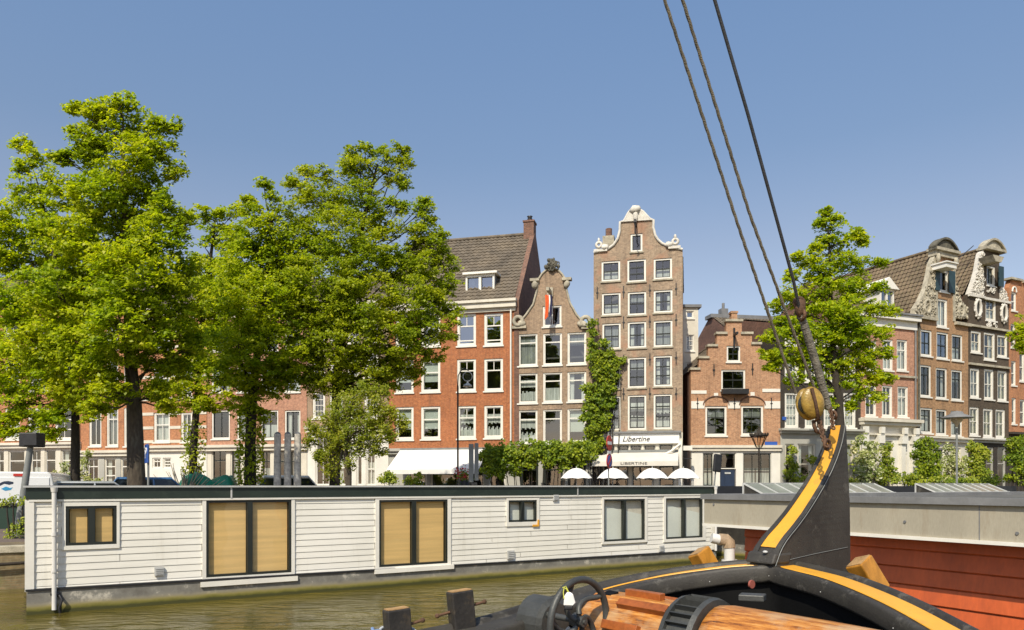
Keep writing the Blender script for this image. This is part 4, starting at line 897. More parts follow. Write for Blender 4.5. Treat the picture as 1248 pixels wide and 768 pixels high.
def sprays(cent, rad, per, size, flat=.35, droop=.25):
    """leaf positions and normals of flattened sprays of leaves"""
    k = len(cent); d = rng.normal(size=(k,per,3)); d /= np.linalg.norm(d,axis=2,keepdims=True); d *= (rng.random((k,per,1))**.45)*rad[:,None,None]
    d[:,:,2] *= flat; d[:,:,2] -= droop*(d[:,:,0]**2+d[:,:,1]**2)/rad[:,None]
    tilt = rng.normal(0,.3,size=(k,1,2)); d[:,:,2] += d[:,:,0]*tilt[:,:,0]+d[:,:,1]*tilt[:,:,1]
    P = (cent[:,None,:]+d).reshape(-1,3); Nn = np.array([-.12,-.42,.75])+rng.normal(0,.42,size=(k*per,3)); return P, Nn
def tree(name, label, base, Yt, tr, trunk, blobs, mat, bark, dens=9.0, per=46, lsize=.17, srad=.5, group='canal side trees', limbs=True, ivy=0, flat=.35):
    """trunk: list of (px,py,radius m); blobs: (px,py,r px,depth offset m)"""
    b = at(base,HZ,Yt); root = empty(name, (b.x,b.y,GZ-.1), 0, label, 'tree', group); o = Vector(root.location)
    pts = [at(x,y,Yt)-o for x,y,r in trunk]; pts[0].z = 0; tb = MB()
    tb.tube(pts, [r for _,_,r in trunk], 12)
    P = []; Nn = []
    for (x,y,rp,dy) in blobs:
        c = at(x,y,Yt+dy)-o; Rr = rp*1.1*(Yt+dy)/FP
        n = max(10,int(TD*dens*Rr**2.2)); per_ = int(per*1.7); d = rng.normal(size=(n,3)); d /= np.linalg.norm(d,axis=1,keepdims=True)
        d *= (Rr*(.25+.75*rng.random(n)**.5))[:,None]; d[:,1] *= .9; d[:,2] *= .85
        cent = np.array(c)+d; rad = srad*rng.uniform(.6,1.25,n)*min(1,.6+Rr*.3)
        p, q = sprays(cent, rad, per_, lsize, flat); P.append(p); Nn.append(q)
        # limb from the trunk to the blob, with twigs
        h = min(max(c.z-Rr*1.1-abs(c.x)*.4, pts[2].z*1.0), pts[-1].z)
        for i in range(len(pts)-1):
            if pts[i].z <= h <= pts[i+1].z: break
        f = (h-pts[i].z)/max(1e-3,pts[i+1].z-pts[i].z); s = pts[i].lerp(pts[i+1], min(1,max(0,f)))
        if limbs:
            r0 = max(.035,min(trunk[i][2]*.4, .03+Rr*.035)); mid = s.lerp(c,.5)+Vector((rnd.uniform(-.3,.3),rnd.uniform(-.3,.3),-.15))
            tb.tube([s, s.lerp(mid,.5)+Vector((0,0,.05)), mid, c], [r0,r0*.8,r0*.6,r0*.25], 6)
            for k in range(min(n,7)):
                e = Vector(cent[k]); m2 = c.lerp(e,.5)+Vector((0,0,-.1)); tb.tube([mid.lerp(c,.6 if k%2 else 1), m2, e], [r0*.3,r0*.2,.012], 4)
    tb.build('trunk', bark, root)
    P = np.concatenate(P); Nn = np.concatenate(Nn)
    if ivy:
        k = ivy; t = rng.random(k); z = t*(pts[1].z+1.0); a = rng.random(k)*6.28; rr = trunk[0][2]+rng.random(k)*.35
        i = np.array([pts[0].x, pts[0].y]); I = np.stack([i[0]+(pts[1].x-i[0])*t+rr*np.cos(a), i[1]+rr*np.sin(a), z],1)
        leaf_mesh('ivy', I, np.array([0,-.5,.4])+rng.normal(0,.6,(k,3)), .14, L_dark, root)
    leaf_mesh('crown', P, Nn, lsize*.78, mat, root); return root

tree('lime_tree','tall bright green tree with thick grey trunk, leftmost crown peak',165,24,0,
  [(168,600,.3),(165,545,.255),(163.5,490,.225),(159,440,.18),(157,380,.15),(153,300,.12),(150,200,.06),(150,140,.02)],
  [(152,122,15,0),(118,138,20,0),(92,132,9,0),(150,150,25,.3),(187,158,18,0),(208,152,10,0),(104,170,22,0),(82,192,10,0),(70,190,8,0),(128,190,30,.4),(168,195,30,-.4),(203,180,15,0),(212,205,12,0),
   (120,235,36,-.6),(165,240,36,.5),(205,250,20,-.3),(225,262,10,0),(80,240,20,.4),(222,275,16,0),(190,290,32,-.6),(140,290,44,.8),(95,290,30,-.9),(60,280,20,0),
   (160,340,52,-1.2),(110,350,46,.6),(215,335,26,.3),(60,350,34,-.8),(200,385,36,-.3),(150,400,46,-1.5),(95,410,42,-.5),(50,420,32,0),(235,365,16,0),
   (190,435,28,0),(115,455,28,-1),(140,475,20,-1.3),(85,470,26,.5),(215,450,20,.6),(235,420,18,.3),(118,495,12,-1.3),(192,468,18,-.8),(205,488,12,-.8)],
  L_lime, M['bark'], dens=13, per=34, lsize=.165, srad=.42)
tree('maple_tree','dense yellow green tree at the left frame edge, slim dark trunk',92,31,0,
  [(91,600,.2),(92,540,.17),(92,490,.15),(88,420,.12),(70,330,.09),(50,240,.05)],
  [(28,176,9,0),(45,192,14,0),(22,205,10,0),(62,215,15,0),(35,232,22,0),(15,265,24,0),(60,262,24,0),(-10,300,38,0),(35,310,38,.5),(85,320,30,1),(0,370,44,0),(50,380,42,0),(100,385,32,0),(-30,440,44,0),
   (15,440,40,-.8),(65,445,36,-.8),(110,440,28,0),(10,490,30,-1),(50,492,24,-1),(90,490,22,-.5),(122,488,20,0),(0,515,15,-1),(35,513,14,-1),(142,478,17,0),(68,512,14,-1),(108,505,14,-.5),(60,530,9,-1),(8,530,10,-1)],
  L_yel, M['bark_dark'], dens=6.5, per=34, lsize=.19, srad=.5)
tree('linden_tree','mid green tree with slender leafy trunk, second gap left of willowy tree',235,33,0,
  [(234,600,.19),(236,540,.16),(240,490,.14),(246,400,.11),(256,320,.08),(262,270,.03)],
  [(247,262,10,0),(262,257,9,0),(283,262,14,0),(258,285,16,0),(285,295,24,.5),(250,320,20,.3),(232,345,20,0),(270,345,36,0),(300,350,30,0),(240,390,30,0),(285,400,38,.5),(250,430,30,0),(225,440,22,0),(285,450,26,0),
   (235,475,20,-.5),(260,485,19,-.5),(215,492,16,0),(202,470,18,0),(285,488,14,-.5),(188,480,10,0)],
  L_lime, M['bark_dark'], dens=7, per=34, lsize=.19, srad=.48, ivy=900)
tree('elm_tree','broad dark green tree with ivy wrapped forked trunk, middle of the group',305,31,0,
  [(305,600,.28),(305,540,.22),(308,480,.19),(315,420,.15),(325,340,.1),(330,270,.04)],
  [(305,243,7,0),(322,225,8,0),(310,262,18,0),(333,245,14,0),(285,285,16,0),(325,285,30,0),(300,320,36,0),(345,320,36,.8),(270,360,30,-.5),(320,370,44,-.8),(360,370,34,1),(290,420,36,-1),(335,425,38,-.8),
   (300,462,24,-.5),(270,460,18,0),(325,468,24,0),(350,455,22,0),(300,495,18,0),(318,505,12,0)],
  L_lime, M['bark_dark'], dens=7.5, per=34, lsize=.18, srad=.48, ivy=1800)
tree('elm_tree','tallest dark green tree with twin peaks left of the red house',405,32,0,
  [(408,600,.26),(408,540,.22),(410,480,.2),(415,400,.17),(430,320,.12),(448,250,.08),(460,200,.04)],
  [(352,222,9,0),(372,210,10,0),(365,232,16,0),(395,212,13,0),(425,202,12,0),(432,186,9,0),(452,182,12,0),(472,190,12,0),(490,184,7,0),(493,200,8,0),(440,210,24,0),(478,212,16,0),(492,225,8,0),(395,245,26,0),(440,250,32,0),(478,248,14,0),(492,252,7,0),(360,265,24,0),
   (470,275,20,0),(415,290,42,-.5),(365,310,38,0),(455,315,34,-.8),(395,350,46,-1),(440,365,42,-1.2),(350,355,34,0),(485,330,24,0),
   (517,246,7,0),(517,256,10,0),(517,268,13,0),(516,283,19,0),(508,300,14,0),(535,285,10,0),(502,305,16,0),(530,300,15,0),(540,320,15,.2),(515,330,28,0),(548,342,10,0),(500,370,36,-.6),(538,365,20,0),(552,378,10,0),(545,400,16,0),
   (370,400,40,-.8),(420,410,42,-1),(470,410,38,-1),(515,405,28,-.4),(528,430,14,0),(495,440,24,-.4),(455,448,28,-.6),(400,450,30,-.5),(365,445,26,0),(430,468,22,0),(470,462,18,0),(505,458,12,0),(385,470,16,0)],
  L_dark, M['bark_dark'], dens=9, per=34, lsize=.165, srad=.45, ivy=300)
tree('willow_tree','small pale feathery tree before the grey brown house, beside white awning',425,29,0,
  [(424,600,.14),(425,575,.12),(420,545,.09),(425,510,.06),(435,480,.03)],
  [(445,476,16,0),(465,480,10,0),(425,492,20,0),(455,500,20,0),(408,508,18,0),(435,520,24,0),(470,505,14,0),(485,508,8,0),(465,525,18,0),(395,528,16,0),(383,520,8,0),(415,540,20,0),(445,545,16,0),(378,538,7,0),(400,555,14,0),(425,562,12,0),(405,573,9,0),(388,553,6,0),(478,530,9,0),(492,518,6,0),(462,548,9,0)],
  L_willow, M['bark'], dens=15, per=22, lsize=.13, srad=.34, flat=.9)
tree('young_tree','airy bright green tree with thin dark trunk, right of the stays',1022,35.5,0,
  [(1026,600,.26),(1025,540,.23),(1022,490,.2),(1018,460,.16),(1015,420,.12),(1012,350,.08),(1010,290,.03)],
  [(1008,258,5,0),(1018,268,8,0),(1000,272,6,0),(1012,288,13,0),(1032,290,9,0),(1046,285,6,0),(1052,295,6,0),(995,300,9,0),(975,312,8,0),(990,322,14,0),(1025,315,16,0),(1050,322,11,0),(1072,320,6,0),(963,335,8,0),(1005,345,20,0),(1040,350,17,0),(1072,350,8,0),(965,360,14,0),(945,372,8,0),(985,372,20,.3),
   (1025,380,22,-.4),(1062,375,12,0),(1084,378,7,0),(950,395,13,0),(975,402,20,-.3),(1010,412,22,0),(1045,405,20,-.4),(1075,405,11,0),(937,410,8,0),(935,432,9,0),(955,432,15,0),(985,437,18,0),(1020,440,18,.3),(1052,435,18,0),(1080,430,8,0),(940,448,6,0),
   (970,462,9,0),(1000,466,12,0),(1035,462,12,0),(1063,458,13,0),(1082,460,6,0),(1010,490,7,0),(1052,480,9,0),(1068,483,6,0),(1040,495,6,0)],
  L_yel, M['bark_dark'], dens=12, per=28, lsize=.2, srad=.5, ivy=60)
tree('young_tree','leafy branch tips of a tree entering at the right edge',1275,38,0,
  [(1290,600,.16),(1290,520,.13),(1288,450,.1),(1285,400,.06),(1283,360,.03)],
  [(1238,408,6,0),(1248,398,8,0),(1255,410,14,0),(1243,420,6,0),(1270,390,22,0),(1290,400,26,0),(1265,425,14,0),(1285,370,18,0)],
  L_lime, M['bark_dark'], dens=10, per=28, lsize=.18, srad=.4)

def plant(name, label, cat, Y, blobs, mat, dens=26, per=26, lsize=.12, srad=.25, flat=.7, group=None, face=True, stems=True, extra=None):
    xs = [b[0] for b in blobs]; b0 = at(sum(xs)/len(xs),HZ,Y); root = empty(name, (b0.x,b0.y,GZ-.05), 0, label, cat, group); o = Vector(root.location)
    P = []; Nn = []; tb = MB()
    for (x,y,rp,*dd) in blobs:
        dy = dd[0] if dd else 0; c = at(x,y,Y+dy)-o; Rr = rp*Y/FP; n = max(6,int(2.4*dens*Rr**2*2)); d = rng.normal(size=(n,3)); d /= np.linalg.norm(d,axis=1,keepdims=True)
        d *= (Rr*(.3+.7*rng.random(n)**.5))[:,None]; d[:,1] *= .7
        p,q = sprays(np.array(c)+d, np.full(n,srad), per, lsize, flat, .1); q += np.array([0,-.5,-.3]); P.append(p); Nn.append(q)
        tb.tube([(c.x*.7,dy*.5,0),(c.x*.9,dy,c.z*.5),tuple(c)],[.03,.025,.01],5)
    if stems: tb.build('stem', M['bark_dark'], root)
    leaf_mesh('foliage', np.concatenate(P), np.concatenate(Nn), lsize, mat, root); return root
plant('climbing_plant','dense green creeper climbing the seam between brown and tall house','climber',43.6,
  [(b_[0],b_[1],b_[2]*.78) for b_ in [(722,393,4),(724,405,5),(722,420,8),(735,418,7),(740,432,9),(728,437,13),(745,447,11),(732,455,17),(748,462,8),(722,475,14),(738,475,15),(728,492,17),(742,490,11),(718,505,13),(733,510,14),(722,525,16),(738,520,8),(728,542,13),(716,545,12),(748,440,6),(757,440,4)]],
  L_ivy, dens=22, per=26, lsize=.16, srad=.27)
plant('pergola_vine','leafy green vine over the terrace front below the bell gable','vine',42.5,
  [(592,556,9),(600,552,11),(615,553,12),(632,549,12),(648,550,13),(663,549,12),(678,550,13),(693,549,12),(707,548,12),(717,552,11),(603,565,10),(625,563,10),(645,562,9),(668,560,9),(690,560,8),(705,563,8),(690,570,6),(612,575,8),(628,576,6),(596,572,8)],
  L_ivy, dens=17, per=26, lsize=.17, srad=.3)
G = 'plants in the front gardens'
for nm,lb,ct,Y,bl,mt in (
 ('flowering_shrub','tall pale flowering shrub beside the dark trunk of the right tree','shrub',44.3,[(1050,540,9),(1047,555,11),(1058,548,10),(1052,570,12),(1062,562,11),(1045,580,9),(1065,578,10),(1055,584,9),(1068,545,7)],L_pale),
 ('garden_shrub','loose green shrub before the portico opening of the pink house','shrub',44.8,[(1080,545,6),(1078,556,8),(1083,568,9),(1077,578,9),(1088,582,7),(1072,584,7)],L_shrub),
 ('clipped_shrub','round topped dense green shrub left of the saucer street lamp','shrub',45.0,[(1128,542,11),(1122,552,10),(1134,550,11),(1128,563,12),(1122,574,10),(1137,572,10),(1130,583,9)],L_ivy),
 ('flowering_shrub','pale climbing roses behind the saucer street lamp','shrub',46.0,[(1155,545,6),(1160,556,8),(1153,565,8),(1163,570,9),(1155,580,8),(1172,560,7),(1170,577,9)],L_pale),
 ('garden_shrub','tall loose yellow green shrub before the chocolate brown house','shrub',47.0,[(1186,546,8),(1194,550,8),(1190,560,10),(1200,556,7),(1185,570,10),(1197,572,9),(1190,582,9),(1203,582,7)],L_shrub),
 ('clipped_shrub','dense green shrub column at the right edge of the photo','shrub',48.0,[(1234,538,7),(1245,538,8),(1238,548,9),(1246,556,9),(1233,560,8),(1240,570,10),(1234,581,7),(1248,582,9)],L_ivy),
 ('low_hedge','low strip of bright garden greenery along the pink and tan house fronts','hedge',44.0,[(1100,584,6),(1108,585,6),(1116,585,7),(1124,586,6),(1142,586,6),(1150,585,6),(1160,586,6),(1171,586,6),(1182,587,5),(1194,587,5),(1206,587,5),(1214,585,5),(1036,586,5),(1092,587,5)],L_shrub),
 ('climbing_plant','thin creeper beside the arched shop window of the dark house','climber',44.2,[(966,548,3),(962,560,4),(969,568,4),(963,576,5),(970,584,5),(990,560,4),(995,575,5),(985,583,5)],L_shrub),
 ('climbing_plant','ragged creeper on the cream house front left of thick grey trunk','climber',46.0,[(108,553,4),(103,565,5),(98,575,6),(106,583,5),(78,570,6),(84,582,6),(68,580,6),(118,588,4)],L_pale),
 ('garden_shrub','small shrub with orange blooms at the foot of the white awning','shrub',43.0,[(468,583,5),(474,579,4),(478,586,5),(500,584,5),(510,583,6)],L_shrub)):
    plant(nm,lb,ct,Y,bl,mt,dens=9 if mt is L_pale else 15,per=24,lsize=.15,srad=.28,group=G)
# weeds on the quay edge
plant('quay_weeds','wild weeds and twigs growing at the foot of the leaning pole','weeds',21.5,[(18,640,5),(26,648,5),(12,652,3),(30,635,3),(8,612,4),(16,607,5),(28,612,3)],L_shrub,dens=40,per=16,lsize=.07,srad=.15)

# ================================================================== street furniture and vehicles
def car(name, label, px, Y, rz, paint, roof_h=1.45, L=4.2):
    p = at(px,HZ,Y); root = empty(name, (p.x,p.y,GZ-.05), rz, label, 'car', 'cars parked on the quay'); W2 = .86; h = roof_h
    body = [(-L/2,.35),(-L/2,.75),(-L/2+.15,.92),(-L/2+.85,1.0),(L/2-.9,.98),(L/2-.12,.82),(L/2,.6),(L/2,.3)]
    mb = MB(); mb.prism(body, -W2, W2); mb.build('body', paint, root, bevel=.07)
    cab = [(-L/2+.25,.98),(-L/2+.75,h-.07),(-L/2+1.2,h),(L/2-1.75,h),(L/2-1.45,h-.06),(L/2-.85,.98)]
    vs = []; 
    for x,z in cab:
        k = (z-.98)/(h-.98); y = W2-.06-.16*k; vs += [(x,-y,z),(x,y,z)]
    n = len(cab); mb = MB(); mb.add(vs, [(2*i,2*i+1,2*i+3,2*i+2) for i in range(n-1)]+[tuple(2*i for i in range(n)),tuple(2*i+1 for i in range(n))]); mb.build('cabin_glass', M['carglass'], root, bevel=.03)
    mb = MB(); mb.box(-L/2+.78,L/2-1.5,-W2+.2,W2-.2,h-.13,h+.025); mb.build('roof', paint, root, bevel=.02)
    for y in (-W2+.09,W2-.09):
        mb = MB(); mb.tube([(-L/2+.3,y,1.0),(-L/2+.78,y*.86,h-.04),(L/2-1.5,y*.86,h-.04),(L/2-.88,y,1.0)], .04, 6); mb.tube([(.0,y,1.0),(-.05,y*.86,h-.05)],.04,6); mb.build('pillar', paint, root)
    for x in (-L/2+.8,L/2-.8):
        for y in (-W2+.02,W2-.02):
            mb = MB(); mb.tube([(x,y-.1,.32),(x,y+.1,.32)], .32, 18); mb.build('wheel', M['tyre'], root)
    return root
car('parked_car','white hatchback roof showing above the houseboat near wrapped posts',356,33.5,R(28),M['carwhite'],1.78)
car('parked_car','blue car half hidden by the thick grey tree trunk',188,29.5,R(28),M['carblue'],1.66)
car('parked_car','silver car whose roof just shows left of the thick grey trunk',118,28.5,R(28),M['carsilver'],1.5)
# van seen from the rear
vr = empty('parked_van', tuple(at(28,HZ,26))[:2]+(GZ-.05,), R(24), 'white delivery van seen from behind with blue wave mark', 'van')
vt = at(0,575,26).z-GZ+.05
mb = MB(); prof = [(-.95,.4),(.95,.4),(.95,vt-.6),(.86,vt-.1),(.75,vt),(-.75,vt),(-.86,vt-.1),(-.95,vt-.6)]; mb.prism(prof, 0, 5); mb.build('body', M['carwhite'], vr, bevel=.05)
mb = MB(); mb.box(-.8,-.02,-.03,-.002,.6,vt-.2); mb.box(.02,.8,-.03,-.002,.6,vt-.2); mb.build('rear_door', M['carwhite'], vr, bevel=.01)
mb = MB(); mb.box(-.28,.0,-.045,-.032,vt-.16,vt-.07); mb.build('brake_light', M['red'], vr)
mb = MB(); mb.prism([(-.68,vt-.5),(-.55,vt-.42),(-.4,vt-.46),(-.28,vt-.42),(-.28,vt-.36),(-.42,vt-.33),(-.56,vt-.34),(-.68,vt-.4)],-.036,-.031,0)
mb.prism([(-.64,vt-.6),(-.5,vt-.52),(-.38,vt-.57),(-.3,vt-.55),(-.36,vt-.64),(-.52,vt-.67)],-.036,-.031,1); mb.build('wave_mark', [M['doorblue'], surf('mark_blue',(.03,.3,.55))], vr)
for s in (-1,1):
    mb = MB(); mb.tube([(s*.78,.8,.34),(s*.95,.8,.34)],.34,16); mb.build('wheel', M['tyre'], vr)
    mb = MB(); mb.box(s*.86-.06,s*.86+.06,-.035,-.002,.9,1.3); mb.build('tail_light', M['red'], vr)
# dark green container
g = empty('green_container', tuple(at(5,HZ,23.2))[:2]+(1.3,), R(8), 'dark green steel container on the quay below the white van', 'container')
mb = MB(); mb.prism([(-1.3,0),(.9,0),(1.0,.86),(-1.4,.86)],0,1.4); mb.build('body', M['greenbox'], g, bevel=.03)
mb = MB(); mb.box(-1.45,1.05,-.06,1.46,.863,.93); mb.build('rim', M['black'], g)
mb = MB(); mb.box(-.3,.2,-.35,-.05,-.12,.08); mb.box(.35,.6,-.3,-.05,-.12,.02); tag(mb.build('paving_block', M['whitestone'], None, bevel=.01), 'pale stone blocks lying at the foot of the green container', 'stone blocks').location = g.location
# leaning pole with box
p = at(21,658,22); p.z = 1.25; root = empty('leaning_pole', p, 0, 'leaning grey pole with a dark box on its top at far left', 'pole')
t = at(37,545,22)-p; mb = MB(); mb.tube([(0,0,0),tuple(t*.5),tuple(t)], [.13,.1,.085], 10); mb.build('pole', M['grey_metal'], root)
mb = MB(); mb.box(t.x-.22,t.x+.3,t.y-.2,t.y+.25,t.z,t.z+.42); mb.build('box', M['black'], root, bevel=.03)
mb = MB(); mb.box(t.x-.06,t.x+.34,t.y-.25,t.y-.2,t.z+.05,t.z+.37); mb.build('box_face', M['black'], root)
# parking sign
p = at(179,HZ,23.4); root = empty('parking_sign', (p.x,p.y,GZ), R(-55), 'blue parking sign edge-on beside the thick grey trunk', 'sign')
hz = at(0,553,23.4).z-GZ
mb = MB(); mb.tube([(0,.04,0),(0,.04,hz+.3)], .035, 8); mb.build('post', M['grey_metal'], root)
mb = MB(); mb.box(-.32,.32,-.02,.0,hz-.3,hz+.3); pn = mb.build('panel', M['blue'], root, bevel=.01)
text('P', .5, M['signwhite'], pn, (0,-.03,hz))
# bundled bare shrub and tarp heap
p = at(222,HZ,30); root = empty('bare_shrub', (p.x,p.y,GZ-.1), 0, 'heap of bare pale branches left of the green tarpaulin', 'shrub'); mb = MB()
for k in range(46):
    a = rnd.uniform(-.9,.9); l = rnd.uniform(1.4,2.3); x = rnd.uniform(-.5,.5); e = Vector((x+math.sin(a)*l,rnd.uniform(-.4,.4),math.cos(a)*l*.9+.3)); mb.tube([(x*.3,0,0),(x*.3+e.x*.4,e.y*.3,e.z*.6),tuple(e)],[.05,.035,.012],5)
mb.build('branches', M['stone'], root)
p = at(252,HZ,31); root = empty('tarp_heap', (p.x,p.y,GZ-.1), R(20), 'green tarpaulin draped over goods between two trunks', 'tarpaulin')
mb = MB(); n = 22; vs = []
for j in range(9):
    for i in range(n+1):
        x = -1.25+2.5*i/n; y = -.7+1.4*j/8; z = 1.95-.5*(y/.7)**4-.28*abs(math.sin(x*2.2+1))-.1*math.sin(x*9+y*5)-.5*(abs(x)/1.25)**6; vs.append((x,y,z))
mb.add(vs, [(j*(n+1)+i,j*(n+1)+i+1,(j+1)*(n+1)+i+1,(j+1)*(n+1)+i) for j in range(8) for i in range(n)],0,True); mb.build('tarpaulin', M['tarp'], root)
mb = MB(); mb.box(-1.1,1.0,-.55,.55,.0,1.35); mb.build('stack', M['darkstone'], root, bevel=.05)
# wrapped posts
proto = None
for i,(px,lb) in enumerate(((338,'mottled grey timber post, left of three before salmon house'),(350.5,'mottled grey timber post, middle of three before salmon house'),(362.5,'plainer grey timber post, right of three before salmon house'))):
    p = at(px,HZ,28.6); h = at(0,529,28.6).z-GZ
    if proto is None:
        proto = empty('timber_post', (0,0,0), 0, lb, 'post', 'timber posts beside the white car')
        mb = MB(); mb.tube([(0,0,0),(0,0,h*.5),(.01,0,h)],[.15,.14,.13],12); mb.build('shaft', surf('mottled_post',(.6,.56,.48),.9,.4,3,12,.3,.3,stain=(.45,.42,.36)), proto)
        mb = MB(); mb.lathe([(.115,0),(.1,.05),(0,.09)],(.01,0,h),12); mb.build('cap', M['lead'], proto); o = proto
    else: o = copy_tree(proto); o['label'] = lb
    o.location = (p.x,p.y,GZ)
# lamp posts
def post(name,label,px,Y,cat='street lamp'):
    p = at(px,HZ,Y); return empty(name,(p.x,p.y,GZ),0,label,cat), (lambda y: at(0,y,Y).z-GZ)
root,H = post('street_lamp','slim tall post with ring crook and bell lamp before the red house',558,38)
h1 = H(470); mb = MB(); mb.lathe([(.14,0),(.14,.5),(.09,.6),(.07,1.1),(.05,1.2),(.045,h1)],(0,0,0),12); mb.tube([(0,0,h1),(.02,0,H(458)),(.15,0,H(452)),(.35,0,H(449)),(.55,0,H(452))],.03,6); mb.build('post', M['black'], root)
mb = MB(); mb.torus((.5,0,H(459)),(0,1,0),.24,.022,20,6); mb.build('ring', M['pale_metal'], root)
mb = MB(); mb.lathe([(.03,0),(.05,-.12),(.2,-.22),(.24,-.3),(.0,-.31)],(.5,0,H(464)),14); mb.build('lamp', M['pale_metal'], root)
root,H = post('street_lamp','old black lantern with toothed crown before the stepped gable house',925,38)
mb = MB(); mb.lathe([(.16,0),(.16,.5),(.1,.6),(.08,1.1),(.05,1.25),(.045,H(546))],(0,0,0),12); mb.tube([(-.14,0,H(546)),(.14,0,H(546))],.03,6)
mb.build('post', M['bark_dark'], root)
zb,zt = H(545),H(531); mb = MB()
for k in range(6):
    a = k*math.pi/3; mb.tube([(.15*math.cos(a),.15*math.sin(a),zb),(.42*math.cos(a),.42*math.sin(a),zt)],.022,5)
mb.torus((0,0,zt),(0,0,1),.43,.035,18,6)
for k in range(16): a = k*math.pi/8; mb.blob((.45*math.cos(a),.45*math.sin(a),zt+.07),(.035,.035,.07),6)
mb.lathe([(.42,0),(.14,.14),(.07,.3),(.02,.42),(0,.5)],(0,0,zt+.02),12); ln = mb.build('lantern', M['bark_dark'], root)
mb = MB(); mb.lathe([(.13,zb),(.4,zt)],(0,0,0),6,smooth=False); mb.build('lantern_glass', glassmat('clear_lantern_glass',(.92,.85,.75),.03), ln)
root,H = post('street_lamp','modern saucer shaded lamp on a slim grey pole among shrubs',1166,40)
mb = MB(); mb.tube([(0,0,0),(0,0,H(522))],.055,10); mb.build('post', M['grey_metal'], root)
zt = H(507); mb = MB(); mb.lathe([(0,.28),(.28,.22),(.34,.1),(.78,-.08),(.8,-.13),(.3,-.1)],(0,0,zt),24); mb.build('shade', M['lead'], root)
mb = MB(); mb.lathe([(.3,-.1),(.28,-.28),(.12,-.42),(.05,-.6)],(0,0,zt),16); mb.build('lamp_bowl', M['lampglass'], root)
# signs
root,H = post('traffic_sign','red and white no entry sign above a round blue one',743,33,'sign'); root.rotation_euler = (0,0,R(62))
mb = MB(); mb.tube([(0,.05,0),(0,.05,H(527))],.035,8); mb.build('post', M['grey_metal'], root)
zc = H(540); mb = MB(); mb.tube([(0,-.0,zc),(0,.03,zc)],.34,28); d = mb.build('no_entry_disc', M['red'], root)
mb = MB(); mb.box(-.25,.25,-.012,-.003,zc-.07,zc+.07); mb.build('white_bar', M['signwhite'], d)
zc = H(562); mb = MB(); mb.tube([(0,.0,zc),(0,.03,zc)],.34,28); d = mb.build('no_stopping_disc', M['red'], root)
mb = MB(); mb.tube([(0,-.01,zc),(0,-.003,zc)],.26,28); mb.build('blue_field', M['blue'], d)
mb = MB(); mb.obox((0,-.02,zc),(.2,0,.2),(0,.006,0),(.035,0,-.035)); mb.build('red_stroke', M['red'], d)
mb = MB(); mb.box(-.2,.2,.0,.02,H(553)-.06,H(553)+.12); mb.build('small_plate', M['signwhite'], root)
root,H = post('traffic_sign','dark back of a tilted sign panel before the stepped gable house',868,33,'sign'); root.rotation_euler = (0,R(6),R(20))
mb = MB(); mb.tube([(0,.04,0),(0,.04,H(572))],.035,8); mb.build('post', M['grey_metal'], root)
mb = MB(); mb.box(-.21,.21,-.1,.02,H(575),H(553)); mb.build('panel', M['black'], root, bevel=.06)
root,H = post('signal_box','tall grey double panel cabinet beside the slim ringed lamp',577.5,36,'cabinet')
mb = MB(); mb.box(-.25,-.02,0,.2,H(588),H(541)); mb.box(.03,.22,0,.2,H(586),H(540)); mb.build('panel', M['grey_metal'], root, bevel=.02)
mb = MB(); mb.box(-.15,.15,.0,.25,0,H(588)); mb.build('base', M['black'], root)
root,H = post('flower_basket','pot of red and yellow flowers at the foot of the ringed lamp',566,37,'flowers')
mb = MB(); mb.lathe([(.25,0),(.3,H(586)),(.28,H(586)+.02),(0,H(586)+.02)],(0,0,0),12); mb.build('pot', M['black'], root)
k = 260; leaf_mesh('foliage', np.array([0,0,H(580)])+rng.normal(0,.2,(k,3)), rng.normal(0,1,(k,3))+np.array([0,-1,1]), .1, L_shrub, root)
k = 60; P = np.array([-.12,-.12,H(578)])+rng.normal(0,.17,(k,3)); leaf_mesh('blossom', P, rng.normal(0,.5,(k,3))+np.array([0,-1,.5]), .12, M['flower'], root)
# parasols
def parasol(x,y,Y,lb):
    p = at(x,HZ,Y); root = empty('parasol',(p.x,p.y,GZ),0,lb,'parasol','white parasols on the cafe terrace'); zt = at(0,570.5,Y).z-GZ; zb = at(0,583,Y).z-GZ; r = 0.86
    mb = MB(); n = 8; vs = [(0,0,zt)]; rings = 4
    for j in range(1,rings+1):
        t = j/rings
        for k in range(n*4):
            a = 2*math.pi*k/(n*4)+.2; sc = 1-.05*math.cos(a*n)**2*t; z = zt-(zt-zb)*(t**2.1)
            vs.append((math.cos(a)*r*t*sc, math.sin(a)*r*t*sc, z-(0 if j<rings else .02*math.cos(a*n))))
    m = n*4; fs = [(0,1+k,1+(k+1)%m) for k in range(m)]+[(1+(j-1)*m+k,1+j*m+k,1+j*m+(k+1)%m,1+(j-1)*m+(k+1)%m) for j in range(1,rings) for k in range(m)]
    mb.add(vs,fs,0,False); mb.build('canopy', M['canvas'], root)
    mb = MB(); mb.tube([(0,0,0),(0,0,zt+.08)],.025,8); mb.build('pole', M['pale_metal'], root)
    mb = MB(); mb.lathe([(.25,0),(.25,.08),(.04,.12)],(0,0,0),14); mb.build('base', M['lead'], root)
for x,Y,lb in ((702.5,40,'white parasol below the vine, leftmost of four'),(747,40,'white parasol behind the no stopping sign'),(795,39.6,'white parasol at the middle of the cafe awning'),(833,39,'white parasol before the black iron gate, rightmost')): parasol(x,0,Y,lb)
